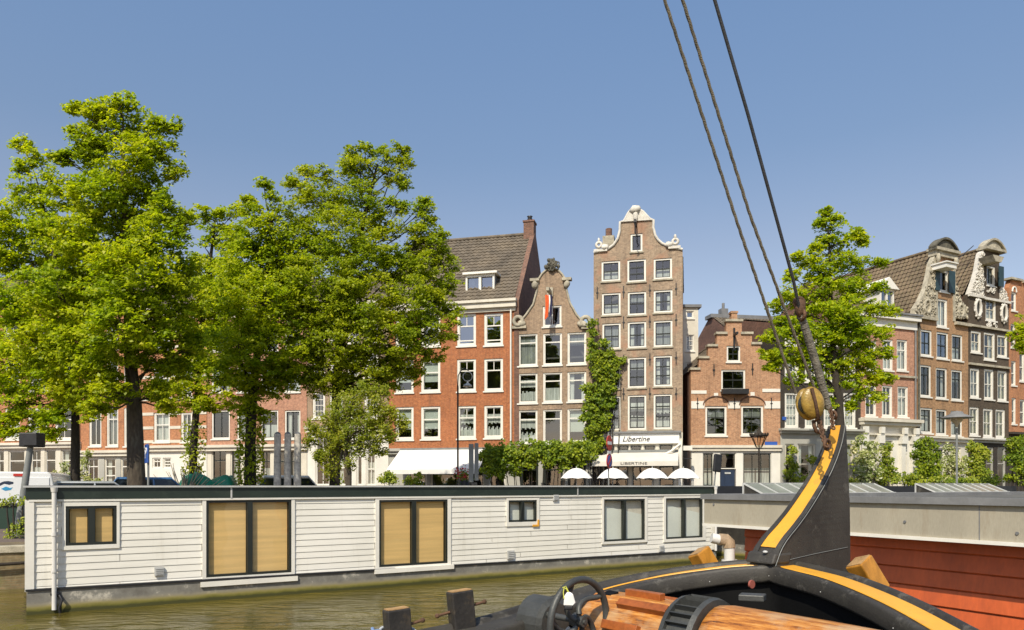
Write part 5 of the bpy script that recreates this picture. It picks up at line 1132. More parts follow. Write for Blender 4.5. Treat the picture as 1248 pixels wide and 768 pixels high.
# cafe chairs glimpsed beside the first parasol, wooden screen
for i,(px,lb) in enumerate(((695,'pale terrace chair back under the leftmost parasol, left one'),(710,'pale terrace chair back under the leftmost parasol, right one'))):
    p = at(px,HZ,41); root = empty('terrace_chair',(p.x,p.y,GZ),0,lb,'chair','terrace chairs'); mb = MB(); mb.box(-.22,.22,-.22,.22,.42,.46); mb.build('seat', M['pale_metal'], root)
    mb = MB(); mb.box(-.22,.22,.2,.24,.6,.95); mb.build('backrest', M['pale_metal'], root)
    for sx in (-1,1):
        for sy in (-1,1): mb = MB(); mb.tube([(sx*.2,sy*.2,0),(sx*.2,sy*.2,.95 if sy>0 else .44)],.018,6); mb.build('leg', M['pale_metal'], root)

# ================================================================== WHITE HOUSEBOAT
A = pz(35,749,0); B = Vector((7.43,27.4,0)); 
F = Fac(Vector((A.x,A.y)), Vector((B.x,B.y)), 'houseboat', 'long white boarded houseboat with dark green roof edge and tan blinds', 'houseboat', z=0); W_ = F.W; D_ = 3.9
def bz(f): return .56+(.44-.56)*f        # underside of the boarding, slight trim
bw_ = [('a',(80,142,616.5,664),(75.5,145.5,611.5,669)),('b',(250.7,354.5,609.5,700.5),(246,358.5,606.5,710)),('c',(461,544.5,609,688.7),(456.5,548.5,606.3,695)),
       ('d',(618.5,653,609.6,636),(616,656,607,641)),('e',(734.7,784.6,608.3,659),(732.5,787.5,605.8,662)),('f',(810,855,607,656),(807.5,858.5,604.8,659.5))]
ZF = 2.5                      # underside of the fascia
sur = []; frm = []
for k,fr,su in bw_:
    a,b,c,d = F.rect(*fr); d = min(d, ZF-.06); frm.append((a,b,c,d)); a2,b2,c2,d2 = F.rect(*su); sur.append((a2,b2,c2,min(d2,ZF-.015)))
# boards: real lapped siding cut around the windows
secs = [MB(),MB(),MB()]; nb = 13; z = .44; dz = (ZF-.44)/nb
for i in range(nb):
    z0 = .44+i*dz; z1 = z0+dz; xs = [(.0,W_)]
    for a,b,c,d in sur:
        if c < z1-.02 and d > z0+.02:
            new = []
            for p,q in xs:
                if a > p and b < q: new += [(p,a),(b,q)]
                else: new.append((p,q))
            xs = new
    for p,q in xs:
        jx = p+(q-p)*((i*.37+.21)%1); n = max(1,int((q-p)/1.2)); 
        for j in range(n):
            x0 = p+(q-p)*j/n; x1 = p+(q-p)*(j+1)/n-(.014 if (i*3+j)%4 == 0 else 0)
            lo0 = max(z0,bz(x0/W_)); lo1 = max(z0,bz(x1/W_))
            if lo0 >= z1 and lo1 >= z1: continue
            secs[(x0 > (sur[1][0]+sur[1][1])/2)+(x0 > (sur[2][0]+sur[2][1])/2)].add([(x0,-.044,lo0),(x1,-.044,lo1),(x1,-.029,z1),(x0,-.029,z1),(x0,-.0,lo0),(x1,-.0,lo1)],[(0,1,2,3),(0,1,5,4)])
for sb_ in secs: sb_.build('board_wall', M['siding'], F.root)
F.wall([(0,.3),(W_,.3),(W_,ZF),(0,ZF)], frm, M['siding'], 'wall_core', 0, .12, px=False)
mb = MB(); 
for i in range(nb):
    z0 = .5+i*dz*.98; mb.add([(-.05,0,z0),(-.05,D_,z0),(-.022,D_,z0+dz),(-.022,0,z0+dz),(0,0,z0),(0,D_,z0)],[(0,1,2,3),(0,1,5,4)])
mb.box(0,.1,.12,D_,.4,ZF); mb.box(W_-.1,W_,.12,D_,.4,ZF); mb.box(0,W_,D_-.1,D_-.001,.4,ZF-.001); mb.build('end_wall', M['siding'], F.root)
mb = MB(); mb.box(-.07,.1,-.075,-.052,.5,ZF); mb.build('corner_board', M['white'], F.root); mb = MB(); mb.box(W_-.12,W_+.03,-.07,-.052,.42,ZF); mb.build('corner_board', M['white'], F.root)
# hull
mb = MB(); mb.add([(-.04,-.1,-1),(W_+.1,-.1,-1),(W_+.1,-.1,bz(1)-.02),(-.04,-.1,bz(0)-.02),(-.04,D_+.1,-1),(W_+.1,D_+.1,-1),(W_+.1,D_+.1,bz(1)-.02),(-.04,D_+.1,bz(0)-.02)],
  [(0,1,2,3),(4,5,6,7),(3,2,6,7),(0,3,7,4),(1,2,6,5)]); mb.build('hull', M['hull'], F.root)
mb = MB(); mb.add([(-.06,-.13,bz(0)-.05),(W_+.1,-.13,bz(1)-.05),(W_+.1,-.13,bz(1)-.005),(-.06,-.13,bz(0)-.005),(-.06,-.05,bz(0)-.005),(W_+.1,-.05,bz(1)-.005)],[(0,1,2,3),(3,2,5,4)]); mb.build('rubbing_strip', M['black'], F.root)
# roof
mb = MB(); mb.box(-.05,W_+.12,-.09,D_+.1,ZF,2.76); mb.build('fascia', M['fascia'], F.root)
mb = MB(); mb.box(-.1,W_+.16,-.14,D_+.14,2.76,2.8); mb.build('roof_edge', M['pale_metal'], F.root)
mb = MB(); mb.box(-.02,W_+.08,-.06,D_+.06,2.8,2.806); mb.build('roof', M['rooffelt'], F.root)
mb = MB(); mb.box(0,W_,-.085,-.055,ZF-.05,ZF+.0); mb.build('top_trim', M['white'], F.root)
for px in (281,702): a = F.loc(px,598)[0]; mb = MB(); mb.box(a-.02,a+.02,-.1,-.092,ZF,2.76); mb.build('fascia_joint', M['pale_metal'], F.root)
# windows
for i,(k,fr,su) in enumerate(bw_):
    a,b,c,d = frm[i]; a2,b2,c2,d2 = sur[i]; mb = MB()
    mb.box(a2,a,-.07,-.0,c2,d2); mb.box(b,b2,-.07,-.0,c2,d2); mb.box(a,b,-.07,-.0,d,d2); mb.box(a,b,-.07,-.0,c2,c)
    if i in (1,2): mb.box(a2-.05,b2+.05,-.16,-.071,c2-.02,c2+.1)
    wn = mb.build('window', M['white'], F.root, label='large window with tan blinds' if i in(1,2) else None)
    t = .06; xm = (a+b)/2; mb = MB(); mb.box(a,a+t,-.05,.05,c,d); mb.box(b-t,b,-.05,.05,c,d); mb.box(a+t,b-t,-.05,.05,d-t,d); mb.box(a+t,b-t,-.05,.05,c,c+t); mb.box(xm-t*1.1,xm+t*1.1,-.05,.05,c+t,d-t)
    mb.build('frame', M['sash_dark'], wn)
    mb = MB(); mb.quad((a+t,.0,c+t),(b-t,.0,c+t),(b-t,.0,d-t),(a+t,.0,d-t)); mb.build('pane', M['glass_clear'], wn)
    h = (d-c)
    if i < 3:
        mb = MB(); lo = c+t*.6
        mb.quad((a+t+.02,.06,lo),(xm-.08,.06,lo),(xm-.08,.06,d-t*.6),(a+t+.02,.06,d-t*.6)); mb.quad((xm+.08,.06,lo+.02),(b-t-.02,.06,lo+.02),(b-t-.02,.06,d-t*.9),(xm+.08,.06,d-t*.9)); mb.build('blind', M['bamboo'], wn)
    else:
        mb = MB(); mb.quad((a+.02,.09,c+.02),(b-.02,.09,c+.02),(b-.02,.09,c+h*.62),(a+.02,.09,c+h*.85)); mb.build('blind', M['shade'], wn)
        mb = MB(); mb.quad((a+.02,.11,c+.02),(b-.02,.11,c+.02),(b-.02,.11,d),(a+.02,.11,d)); mb.build('rear_blind', M['cream'], wn)
        mb = MB(); mb.obox((xm-.06,-.07,(c+d)/2),(.02,0,.0),(0,.02,0),(.035,0,h*.46)); mb.build('tilted_sash', M['sash_dark'], wn)
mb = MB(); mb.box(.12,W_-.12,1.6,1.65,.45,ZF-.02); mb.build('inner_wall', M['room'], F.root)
for (px,py,w_,h_) in ((193.5,696,.1,.1),(621,676,.12,.13),(804.5,668.5,.11,.11),(675.5,606.5,.1,.09)):
    a,z = F.loc(px,py); mb = MB(); mb.box(a-w_,a+w_,-.1,-.05,z-h_,z+h_)
    for k in range(4): mb.box(a-w_*.75,a+w_*.75,-.115,-.1,z-h_*.7+k*h_*.42,z-h_*.55+k*h_*.42)
    mb.build('vent', M['pale_metal'], F.root)
a,z = F.loc(654,638); mb = MB(); mb.box(a-.2,a+.04,-.09,-.071,z-.09,z-.03); mb.box(a-.02,a+.04,-.09,-.071,z-.03,z+.12); mb.build('yellow_bracket', M['shipyellow'], F.root)
for (px,zb) in ((66,.08),(868.5,.4)):
    a = F.loc(px,650)[0]; mb = MB(); mb.tube([(a,-.15,2.74),(a,-.15,zb)],.05,10); mb.lathe([(.065,0),(.065,.08)],(a,-.15,1.7),10); mb.lathe([(.065,0),(.065,.06)],(a,-.15,.9),10); mb.lathe([(.06,0),(.075,.1)],(a,-.15,2.66),10); mb.build('downpipe', M['pipe'], F.root)
mb = MB(); mb.tube([(.55,-.13,.42),(.62,-.2,.3),(.56,-.18,.12),(.6,-.15,-.1)],.03,6); mb.blob((.5,-.13,.42),(.1,.05,.06),8,0,.2); mb.build('mooring_chain', M['black'], F.root)

# ================================================================== dark houseboat with skylights, behind
hb = empty('houseboat', (9.2,28.0,0), R(30), 'low dark houseboat with sloping glass skylights behind the red boat', 'houseboat')
mb = MB(); mb.box(0,26,0,4.2,-1,.5); mb.build('hull', M['hull'], hb)
mb = MB(); mb.box(.1,25.9,.1,4.1,.5,2.3); mb.build('wall', M['shipblack'], hb)
mb = MB(); mb.box(-.2,26.2,-.3,4.4,2.3,2.46); mb.build('roof_slab', M['lead'], hb)
mb = MB(); mb.box(0,26,3.4,4.1,2.46,2.78); mb.build('roof_upstand', M['black'], hb)
H_ = Fac(Vector((9.2,28.0))+Vector((-math.sin(R(30)),math.cos(R(30))))*.3, Vector((9.2,28.0))+Vector((-math.sin(R(30)),math.cos(R(30))))*.3+Vector((math.cos(R(30)),math.sin(R(30))))*26, z=0)
for (xa,xb,npan) in ((916,968,3),(1000,1092,6),(1125,1232,8)):
    pass
def skylight(x0b,x1b,n,lab):
    a0 = H_.loc(x0b,603)[0]; a1 = H_.loc(x1b,603)[0]; zb = 2.5; zt = 2.9; y0, y1 = .3, 1.25
    mb = MB(); L = a1-a0
    ms = MB(); ms.add([(a0,y0,2.46),(a1,y0,2.46),(a1,y1,zt),(a0,y1,zt),(a0,y1,2.46),(a1,y1,2.46)],[(0,3,4),(1,2,5),(3,2,5,4)])
    for k in range(n+1):
        x = a0+L*k/n; mb.add([(x-.016,y0,zb+.01),(x+.016,y0,zb+.01),(x+.016,y1,zt+.01),(x-.016,y1,zt+.01),(x-.03,y0,zb-.05),(x+.03,y0,zb-.05),(x+.03,y1,zt-.05),(x-.03,y1,zt-.05)],[(0,1,2,3),(0,1,5,4),(1,2,6,5),(0,3,7,4),(3,2,6,7)])
    mb.box(a0-.04,a1+.04,y0-.06,y0,2.462,zb+.02); mb.box(a0-.04,a1+.04,y1,y1+.06,2.462,zt+.02)
    s = mb.build('skylight', M['pale_metal'], hb); ms.build('side_panel', M['shipblack'], s)
    mb = MB(); mb.quad((a0,y0,zb-.02),(a1,y0,zb-.02),(a1,y1,zt-.02),(a0,y1,zt-.02)); mb.build('pane', surf('cloudy_skylight_glass',(.24,.26,.22),.15,.25,.8,10,.08,0), s)
for k in ((930,1003,4,''),(1012,1090,5,''),(1141,1229,8,'')): skylight(*k)

# ================================================================== red walled boat with concrete fascia
a = pz(858,638.5,2.12); e = pz(1248,665,2.10); dv = Vector((e.x-a.x,e.y-a.y)).normalized(); end = Vector((a.x,a.y))+dv*9
F = Fac(Vector((a.x,a.y)), end, 'barge', 'red walled houseboat with pale concrete roof edge behind the bow post', 'houseboat', z=0)
ZB, ZT = 2.11, 2.56
mb = MB(); mb.box(0,9,0,.12,ZB,ZT); mb.box(0,.12,.121,12,ZB,ZT); mb.build('roof_fascia', M['concrete'], F.root, bevel=.008)
mb = MB(); mb.box(-.04,9,-.05,.1,ZT,ZT+.09); mb.box(-.04,.1,.101,12,ZT,ZT+.09); mb.build('roof_flashing', M['lead'], F.root)
mb = MB(); mb.box(-.01,9,-.03,.0,ZB-.025,ZB+.02); mb.build('drip_edge', M['white'], F.root)
for k in range(1,4): mb = MB(); mb.box(k*2.35,k*2.35+.012,-.004,.0,ZB+.021,ZT-.002); mb.build('fascia_joint', M['lead'], F.root)
mb = MB(); mb.box(.1,9,.1,12,ZB+.1,ZT+.02); mb.build('roof', M['rooffelt'], F.root)
mb = MB(); zz = ZB+.02; k = 0
while zz > -.3:
    h = .245; mb.add([(.5,.5,zz-h+.012),(9,.5,zz-h+.012),(9,.47,zz-h+.03),(.5,.47,zz-h+.03),(9,.495,zz),(.5,.495,zz),(.5,.52,zz-h),(9,.52,zz-h),(.5,.52,zz-h+.012),(9,.52,zz-h+.012)],
       [(0,1,2,3),(3,2,4,5),(0,1,9,8),(8,9,7,6)]); mb.add([(.5,.47,zz-h+.03),(.5,.5,zz-h+.012),(.5,12,zz-h+.012),(.5,12,zz),(.5,.495,zz)],[(0,1,2,3,4)]); zz -= h; k += 1
mb.box(.51,8.9,.522,12,-.5,ZB+.05); mb.build('board_wall', M['redwall'], F.root)
mb = MB(); mb.box(.3,9,.2,12,-1,.35); mb.build('hull', M['hull'], F.root)
mb = MB(); 
for (px,py) in ((870,615),(1103,636),(1240,650)): 
    x,z = F.loc(px,py); mb.tube([(x,-.012,z),(x,.0,z)],.02,8)
mb.build('fascia_bolt', M['lead'], F.root)
# white vent pipe with brown elbow
p = at(897,690,12.3); root = empty('vent_pipe', (p.x,p.y,p.z-.9), 0, 'white plastic pipe with brown stained elbow beside the red wall', 'pipe')
s = 12.3/FP; x2 = (889-897)*s; z2 = .9+(690-660)*s
mb = MB(); mb.tube([(x2,0,-.8),(x2,0,z2-.08)],.088,14); mb.tube([(x2-.05-.12,0,z2+.03),((867-897)*s,0,z2+.06)],.088,14); mb.lathe([(.13,0),(.13,.06)],(x2,0,.95),14); mb.build('pipe', M['pipe'], root)
mb = MB(); mb.tube([(x2,0,z2-.1),(x2-.01,0,z2-.02),(x2-.06,0,z2+.03),(x2-.17,0,z2+.035)],.1,14); mb.build('elbow', M['elbow'], root)

# ================================================================== OUR SHIP: bow of the black barge
PTH = [(-3.5,3.7,1.56),(-1.7,5.0,1.61),(-.47,5.86,1.68),(.15,6.42,1.76),(.50,6.70,1.81),(.86,6.9,1.88),(1.32,7.05,1.95),(1.82,7.06,2.02),(2.2,6.99,2.065),(2.57,6.89,2.085)]
PTS = [(2.57,6.89,2.085),(2.72,6.48,2.06),(2.85,6.06,2.03),(2.97,5.46,1.95),(3.03,4.86,1.85),(3.0,4.2,1.76),(2.6,3.3,1.66),(1.6,2.3,1.58),(0,1.3,1.53)]
def catmull(P, m=6):
    P = [Vector(p) for p in P]; out = []
    for i in range(len(P)-1):
        p0,p1,p2,p3 = P[max(i-1,0)],P[i],P[i+1],P[min(i+2,len(P)-1)]
        for k in range(m):
            t = k/m; out.append(.5*((2*p1)+(p2-p0)*t+(2*p0-5*p1+4*p2-p3)*t*t+(-p0+3*p1-3*p2+p3)*t**3))
    return out+[P[-1]]
PA = catmull(PTH); CORN = PA[-1]; PB = catmull(PTS)
PA = [p for p in PA if (p-CORN).length > .24]; PB = [p for p in PB if (p-CORN).length > .24]
PT = PA+[CORN]+PB; IC = len(PA)
def nrm(i):
    if i == IC:
        ns = []
        for d in (PT[IC]-PT[IC-1], PT[IC+1]-PT[IC]): d = Vector((d.x,d.y,0)).normalized(); ns.append(Vector((d.y,-d.x,0)))
        m = ns[0]+ns[1]; return m.normalized()/(m.length/2)
    d = PT[min(i+1,len(PT)-1)]-PT[max(i-1,0)]; d.z = 0; d.normalize(); return Vector((d.y,-d.x,0))      # inboard
def band(prof, m, name, closed=False):
    """prof: list of (inboard offset, height offset)"""
    mb = MB(); k = len(prof); vs = []
    for i,p in enumerate(PT):
        n = nrm(i)
        for o,h in prof: vs.append(p+n*o+Vector((0,0,h)))
    fs = []
    for i in range(len(PT)-1):
        for j in range(k-1+(1 if closed else 0)): fs.append((i*k+j,i*k+(j+1)%k,(i+1)*k+(j+1)%k,(i+1)*k+j))
    mb.add(vs,fs,0,True); return mb.build(name, m, ship)
ship = empty('barge', (0,0,0), 0, 'black sailing barge bow with yellow striped rail in the foreground', 'boat')
RW = .36
def arc(cx,cz,r,a0,a1,n=6): return [(cx+r*math.cos(R(a0+(a1-a0)*k/n)), cz+r*math.sin(R(a0+(a1-a0)*k/n))) for k in range(n+1)]
band([(.0,-.16),(-.03,-.12),(-.045,-.05)]+arc(.03,0,.038,200,0,6)+[(.075,-.004),(RW-.06,-.004)]+arc(RW-.03,-.02,.03,120,0,4)+[(RW+.004,-.05),(RW+.008,-.12),(RW-.0,-.14),(RW-.03,-.15)], M['shipblack'], 'rail')
mb = MB(); vs = []
for i,p in enumerate(PT):
    n = nrm(i); t = (p-CORN).length
    hw_ = (.095 if i > IC else max(.012,.085-.05*t)) if i != IC else .085
    for o_,h_ in ((RW*.5-hw_,.0),(RW*.5-hw_+.004,.007),(RW*.5+hw_-.004,.007),(RW*.5+hw_,.0)): vs.append(p+n*o_+Vector((0,0,h_)))
k0 = next(i for i,p in enumerate(PT) if p.x > .7)
mb.add(vs[k0*4:], [(i*4+j,i*4+j+1,(i+1)*4+j+1,(i+1)*4+j) for i in range(len(PT)-1-k0) for j in range(3)],0,False); mb.build('yellow_stripe', M['shipyellow'], ship)
band([(RW-.06,-.13),(RW-.07,-.7),(RW-.05,-1.0)], M['shipdark'], 'bulwark')
mb = MB(); vs = []; 
for i,p in enumerate(PT):
    n = nrm(i); vs += [p+n*.02+Vector((0,0,-.15)), p+n*.05+Vector((0,0,-.7)), Vector((p.x,p.y,0))+n*.5+Vector((0,0,-.2))]
mb.add(vs, [(i*3+j,i*3+j+1,(i+1)*3+j+1,(i+1)*3+j) for i in range(len(PT)-1) for j in range(2)],0,True); mb.build('hull', M['shipblack'], ship)
dk = [PT[i]+nrm(i)*(RW-.06) for i in range(0,len(PT),3)]; mb = MB(); mb.add([(p.x,p.y,.95) for p in dk]+[(-4,1.5,.95)], [tuple(range(len(dk)+1))]); mb.build('deck', M['shipdark'], ship)
for i in range(6,len(PT)-6,9):
    p = PT[i]+nrm(i)*(RW+.006)+Vector((0,0,-.09)); mb = MB() if i == 6 else mb; mb.blob(p,(.005,.005,.005),6)
mb.build('rivets', M['pale_metal'], ship)
# stem fin
q = at(945.6,680,6.55); hd = Vector((.862,.507)).normalized()
SF = Fac(Vector((q.x,q.y)), Vector((q.x,q.y))+hd*2, z=0)
inner = [(945,690),(952,670),(960,656.5),(972,642),(984,625.6),(995,608),(1005,591),(1014,573),(1021,556),(1026,540),(1029,524),(1030,518)]
outer = [(1034.5,517),(1036,540),(1038,570),(1040.6,615),(1042,667.5),(1042.5,710)]
iw = [SF.loc(*p) for p in inner]; ow = [SF.loc(*p) for p in outer]
zs0, zs1 = iw[0][1], iw[-1][1]
def wd(z): return .15-.065*(z-zs0)/(zs1-zs0)
def sfp(s,z,o): p = SF.P0+SF.u*s+SF.b*o; return (p.x,p.y,z)
# starboard face at o=0, port face at o=2*wd ; profile resampled by height
def interp(pts, z):
    pts = sorted(pts, key=lambda t:t[1])
    if z <= pts[0][1]: return pts[0][0]
    for (s0,z0_),(s1,z1_) in zip(pts,pts[1:]):
        if z0_ <= z <= z1_: return s0+(s1-s0)*(z-z0_)/max(1e-6,z1_-z0_)
    return pts[-1][0]
NZ = 26; zz = [1.95+(zs1-1.95)*k/NZ for k in range(NZ+1)]
mb = MB(); vs = []
for z in zz:
    si, so_ = interp(iw,z), interp(ow,z); so_ = max(so_,si+.03); w2 = 2*wd(max(z,zs0))
    vs += [sfp(si,z,0),sfp(so_,z,w2*.15),sfp(so_,z,w2*.85),sfp(si,z,w2)]
fs = [(k*4+j,k*4+(j+1)%4,(k+1)*4+(j+1)%4,(k+1)*4+j) for k in range(NZ) for j in range(4)]+[(0,1,2,3),(NZ*4,NZ*4+1,NZ*4+2,NZ*4+3)]
mb.add(vs,fs,0,False); fin = mb.build('stem_post', M['shipblack'], ship, bevel=.012)
def ribbon(o0, o1, lift, z_lo, z_hi, mat, name, n=24):
    mb = MB(); vs = []
    for k in range(n+1):
        z = z_lo+(z_hi-z_lo)*k/n; s = interp(iw,z)-lift; w2 = 2*wd(z)
        vs += [sfp(s,z,w2*o0),sfp(s,z,w2*o1)]
    mb.add(vs,[(2*k,2*k+1,2*k+3,2*k+2) for k in range(n)],0,True); return mb.build(name, mat, fin)
ribbon(.2,.8,.014,SF.loc(952,668)[1],zs1+.0,M['shipyellow'],'yellow_stripe')
ribbon(-.01,.2,.02,zs0+.05,zs1,M['shipblack'],'edge_strip'); ribbon(.8,1.01,.02,zs0+.05,zs1,M['shipblack'],'edge_strip')
mb = MB(); vv = []
for k in range(25):
    z = zs0+(zs1-zs0)*k/24; vv.append(sfp(interp(iw,z)-.012,z,-.012))
mb.tube(vv,.0035,5); mb.build('worn_edge', M['grey_metal'], fin)
mb = MB(); mb.tube([sfp(min(interp(iw,z_)+k_,interp(ow,z_)-.01),z_,-.003+.15*2*wd(z_)*k_*.9) for k_,z_ in ((.0,zs0+.03),(.5,zs0+.08),(1.0,zs0+.12))],.003,5); mb.build('weld_seam', M['grey_metal'], fin)
# stem foot block with bolt and lower stem
mb = MB(); c = Vector(sfp(.08,2.15,.15)); mb.obox(c,Vector((SF.u.x,SF.u.y,0))*.11,Vector((SF.b.x,SF.b.y,0))*.16,(.02,.012,.05)); fb = mb.build('stem_foot', M['shipblack'], ship, bevel=.02)
mb = MB(); c2 = c-Vector((SF.u.x,SF.u.y,0))*.1+Vector((0,0,.055))-Vector((SF.b.x,SF.b.y,0))*.05; mb.blob(c2,(.024,.024,.014),10); mb.build('bolt', M['pale_metal'], fb)
mb = MB(); mb.obox(Vector(sfp(.75,.9,.12)),Vector((SF.u.x,SF.u.y,0))*.32,Vector((SF.b.x,SF.b.y,0))*.09,(0,0,1.08)); mb.build('lower_stem', M['shipblack'], ship)
# red painted fairlead inside bulwark
p = at(915,712,6.35); mb = MB(); mb.tube([p, p+Vector((.01,-.015,.0))],.036,14); mb.build('fairlead', surf('faded_red',(.36,.1,.07)), ship)

# block, chains, stays
q = at(1012,523,6.9)
bl = empty('pulley_block', at(987,492,6.9), 0, 'egg shaped wooden pulley block hanging above the bow post', 'pulley'); bl.scale = (.86,.86,.88)
rot = Matrix.Rotation(R(-14),3,'Y')
for dy in (-.075,.075):
    mb = MB(); mb.blob((0,dy,0),(.125,.06,.175),18,0,0,rot); mb.build('wooden_cheek', surf('green_brown_varnish',(.42,.26,.05),.35,.5,7,50,.3,.2,stain=(.11,.12,.02)), bl)
mb = MB(); mb.tube([(0,-.03,0),(0,.03,0)],.12,18); mb.build('sheave', M['iron_grey'], bl)
mb = MB(); mb.tube([rot@Vector((0,-.14,.15)),rot@Vector((0,-.145,0)),rot@Vector((0,-.13,-.17)),rot@Vector((0,0,-.2))],.018,6); mb.tube([Vector((.03,-.02,-.18)),Vector((.035,-.03,-.24)),Vector((.06,-.03,-.3)),Vector((.11,-.03,-.31)),Vector((.14,-.03,-.27))],.022,8); mb.build('hook', M['rust'], bl)
ch = empty('anchor_chain', at(1008,535,6.8), 0, 'rusty shackles and chain joining the pulley to bow post', 'chain')
def links(pts, n, R_, r, parent, o, name='link'):
    for k in range(n):
        t = k/(n-1)*(len(pts)-1); i = min(int(t),len(pts)-2); p = Vector(pts[i]).lerp(Vector(pts[i+1]),t-i)-o; d = (Vector(pts[i+1])-Vector(pts[i])).normalized()
        ax = d.cross(Vector((0,1,0))) if k%2 else d.cross(Vector((1,.2,0))); mb = MB(); mb.torus(p,ax,R_,r,14,6,sx=.7); mb.build(name, M['rust'], parent)
o = Vector(ch.location)
links([at(999,514,6.85),at(1002,530,6.75),at(1007,543,6.6)],11,.027,.009,ch,o)
links([at(1011,496,6.95),at(1014,508,6.9),at(1015,521,6.8)],9,.025,.008,ch,o)
mb = MB(); mb.torus(at(1008,542,6.62)-o,(.6,-.8,0),.045,.014,14,6); mb.build('shackle', M['rust'], ch); mb = MB(); mb.torus(at(1017,506,6.9)-o,(1,0,.2),.035,.013,14,6); mb.build('shackle', M['rust'], ch)
def rope(name, label, pxs, r, mat, twist=True, parent=None):
    P = [at(x,y,Y) for x,y,Y in pxs]; root = empty(name, P[0], 0, label, 'rope' if 'rope' in name else 'stay','stays running up from the bow'); o = Vector(P[0]); pts = [p-o for p in P]
    mb = MB()
    if twist:
        for ph in range(3):
            hp = []; L = sum((pts[i+1]-pts[i]).length for i in range(len(pts)-1)); n = int(L/.022); 
            for k in range(n+1):
                t = k/n*(len(pts)-1); i = min(int(t),len(pts)-2); p = pts[i].lerp(pts[i+1],t-i); d = (pts[i+1]-pts[i]).normalized(); u = d.cross(Vector((0,1,0))).normalized(); w_ = d.cross(u); a = k*.55+ph*2.094
                hp.append(p+(u*math.cos(a)+w_*math.sin(a))*r*.5)
            mb.tube(hp, r*.56, 5)
    else: mb.tube(pts, r, 8)
    return mb.build('strand', mat, root), root
# lines climb toward the masthead above and behind the camera
rope('rigging_rope','leftmost of three rigging lines, running into the left of the pulley block',[(970,480,6.9),(900,276,6.45),(810,0,5.9),(787,-70,5.78)],.014,M['rope'])
rope('rigging_rope','middle of three rigging lines, running into the top of the pulley block',[(992,472,6.9),(914,262,6.4),(832,0,5.9),(810,-72,5.78)],.014,M['rope'])
_, fs_ = rope('forestay','dark wire stay, rightmost of three lines, thickening to a grey lower end',[(976,385,6.75),(967,342,6.62),(912,141,6.2),(871,0,5.92),(851,-70,5.8)],.015,M['wire'],False)
o = Vector(fs_.location); P = [at(x,y,Y)-o for x,y,Y in ((975,380,6.75),(984,408,6.8),(998,455,6.85),(1008,492,6.95),(1010,499,6.95))]
mb = MB(); mb.tube(P,[.03,.036,.036,.034,.028],10)
for k in range(14):
    t = k/13*3; i = min(int(t),2); mb.torus(P[i].lerp(P[i+1],t-i),(P[i+1]-P[i]),.033,.005,12,5)
mb.build('served_end', surf('mottled_rope_serving',(.22,.2,.16),.8,.5,14,60,.4,.5,stain=(.06,.05,.04)), fs_)
mb = MB(); mb.blob(at(975,375,6.75)-o,(.05,.05,.09),10,0,.15); mb.torus(at(974,369,6.75)-o,(0,1,0),.045,.017,12,6); mb.torus(at(977,384,6.75)-o,(1,.3,0),.045,.017,12,6); mb.build('shackle', M['rust'], fs_)

# windlass
ax = Vector((.68,-.73,-.02)).normalized(); A0 = Vector((.74,6.18,1.63)); side = ax.cross(Vector((0,0,1))).normalized(); upv = side.cross(ax).normalized()
wl = empty('windlass', A0, 0, 'orange varnished wooden windlass drum lying across the bow', 'windlass')
def ringpts(t, r, n=16, ph=0): return [ax*t+(side*math.cos(2*math.pi*k/n+ph)+upv*math.sin(2*math.pi*k/n+ph))*r for k in range(n)]
def drum(stations, mat, name, n=24, flat=False, parent=wl, smooth=False):
    mb = MB(); vs = []
    for t,r in stations: vs += ringpts(t,r,n)
    mb.add(vs,[(i*n+k,i*n+(k+1)%n,(i+1)*n+(k+1)%n,(i+1)*n+k) for i in range(len(stations)-1) for k in range(n)]+[tuple(range(n)),tuple((len(stations)-1)*n+k for k in range(n))],0,smooth)
    return mb.build(name, mat, parent)
def grainmat():
    m, nt, b = newmat('weathered_varnished_log'); tc = N(nt,'ShaderNodeTexCoord'); mp = N(nt,'ShaderNodeMapping'); mp.inputs['Rotation'].default_value = (0,0,math.atan2(.73,.68)); mp.inputs['Scale'].default_value = (1,1,1)
    nt.links.new(tc.outputs['Object'], mp.inputs['Vector']); m2 = N(nt,'ShaderNodeMapping'); m2.inputs['Scale'].default_value = (1.3,12,12); nt.links.new(mp.outputs[0], m2.inputs['Vector'])
    n1 = N(nt,'ShaderNodeTexNoise', Scale=2.4, Detail=10.0, Roughness=.78); nt.links.new(m2.outputs[0], n1.inputs['Vector'])
    n2 = N(nt,'ShaderNodeTexNoise', Scale=4.0, Detail=6.0, Roughness=.6); nt.links.new(mp.outputs[0], n2.inputs['Vector'])
    c = ramp(nt, n1.outputs['Fac'], [(.36,(.06,.022,.008)),(.43,(.3,.1,.018)),(.54,(.5,.2,.035)),(.66,(.6,.36,.13))])
    c = mixc(nt, ramp(nt, n2.outputs['Fac'], [(.5,(0,0,0)),(.66,(.7,)*3)]), c, (.46,.32,.18)); nt.links.new(c, b.inputs['Base Color'])
    b.inputs['Roughness'].default_value = .4; bp = N(nt,'ShaderNodeBump', Strength=.35, Distance=.01); nt.links.new(n1.outputs['Fac'], bp.inputs['Height']); nt.links.new(bp.outputs[0], b.inputs['Normal']); return m
M['log'] = grainmat()
drum([(-.02,.27),(.02,.3),(.3,.31),(.82,.305)], M['log'], 'whelped_drum', 10)
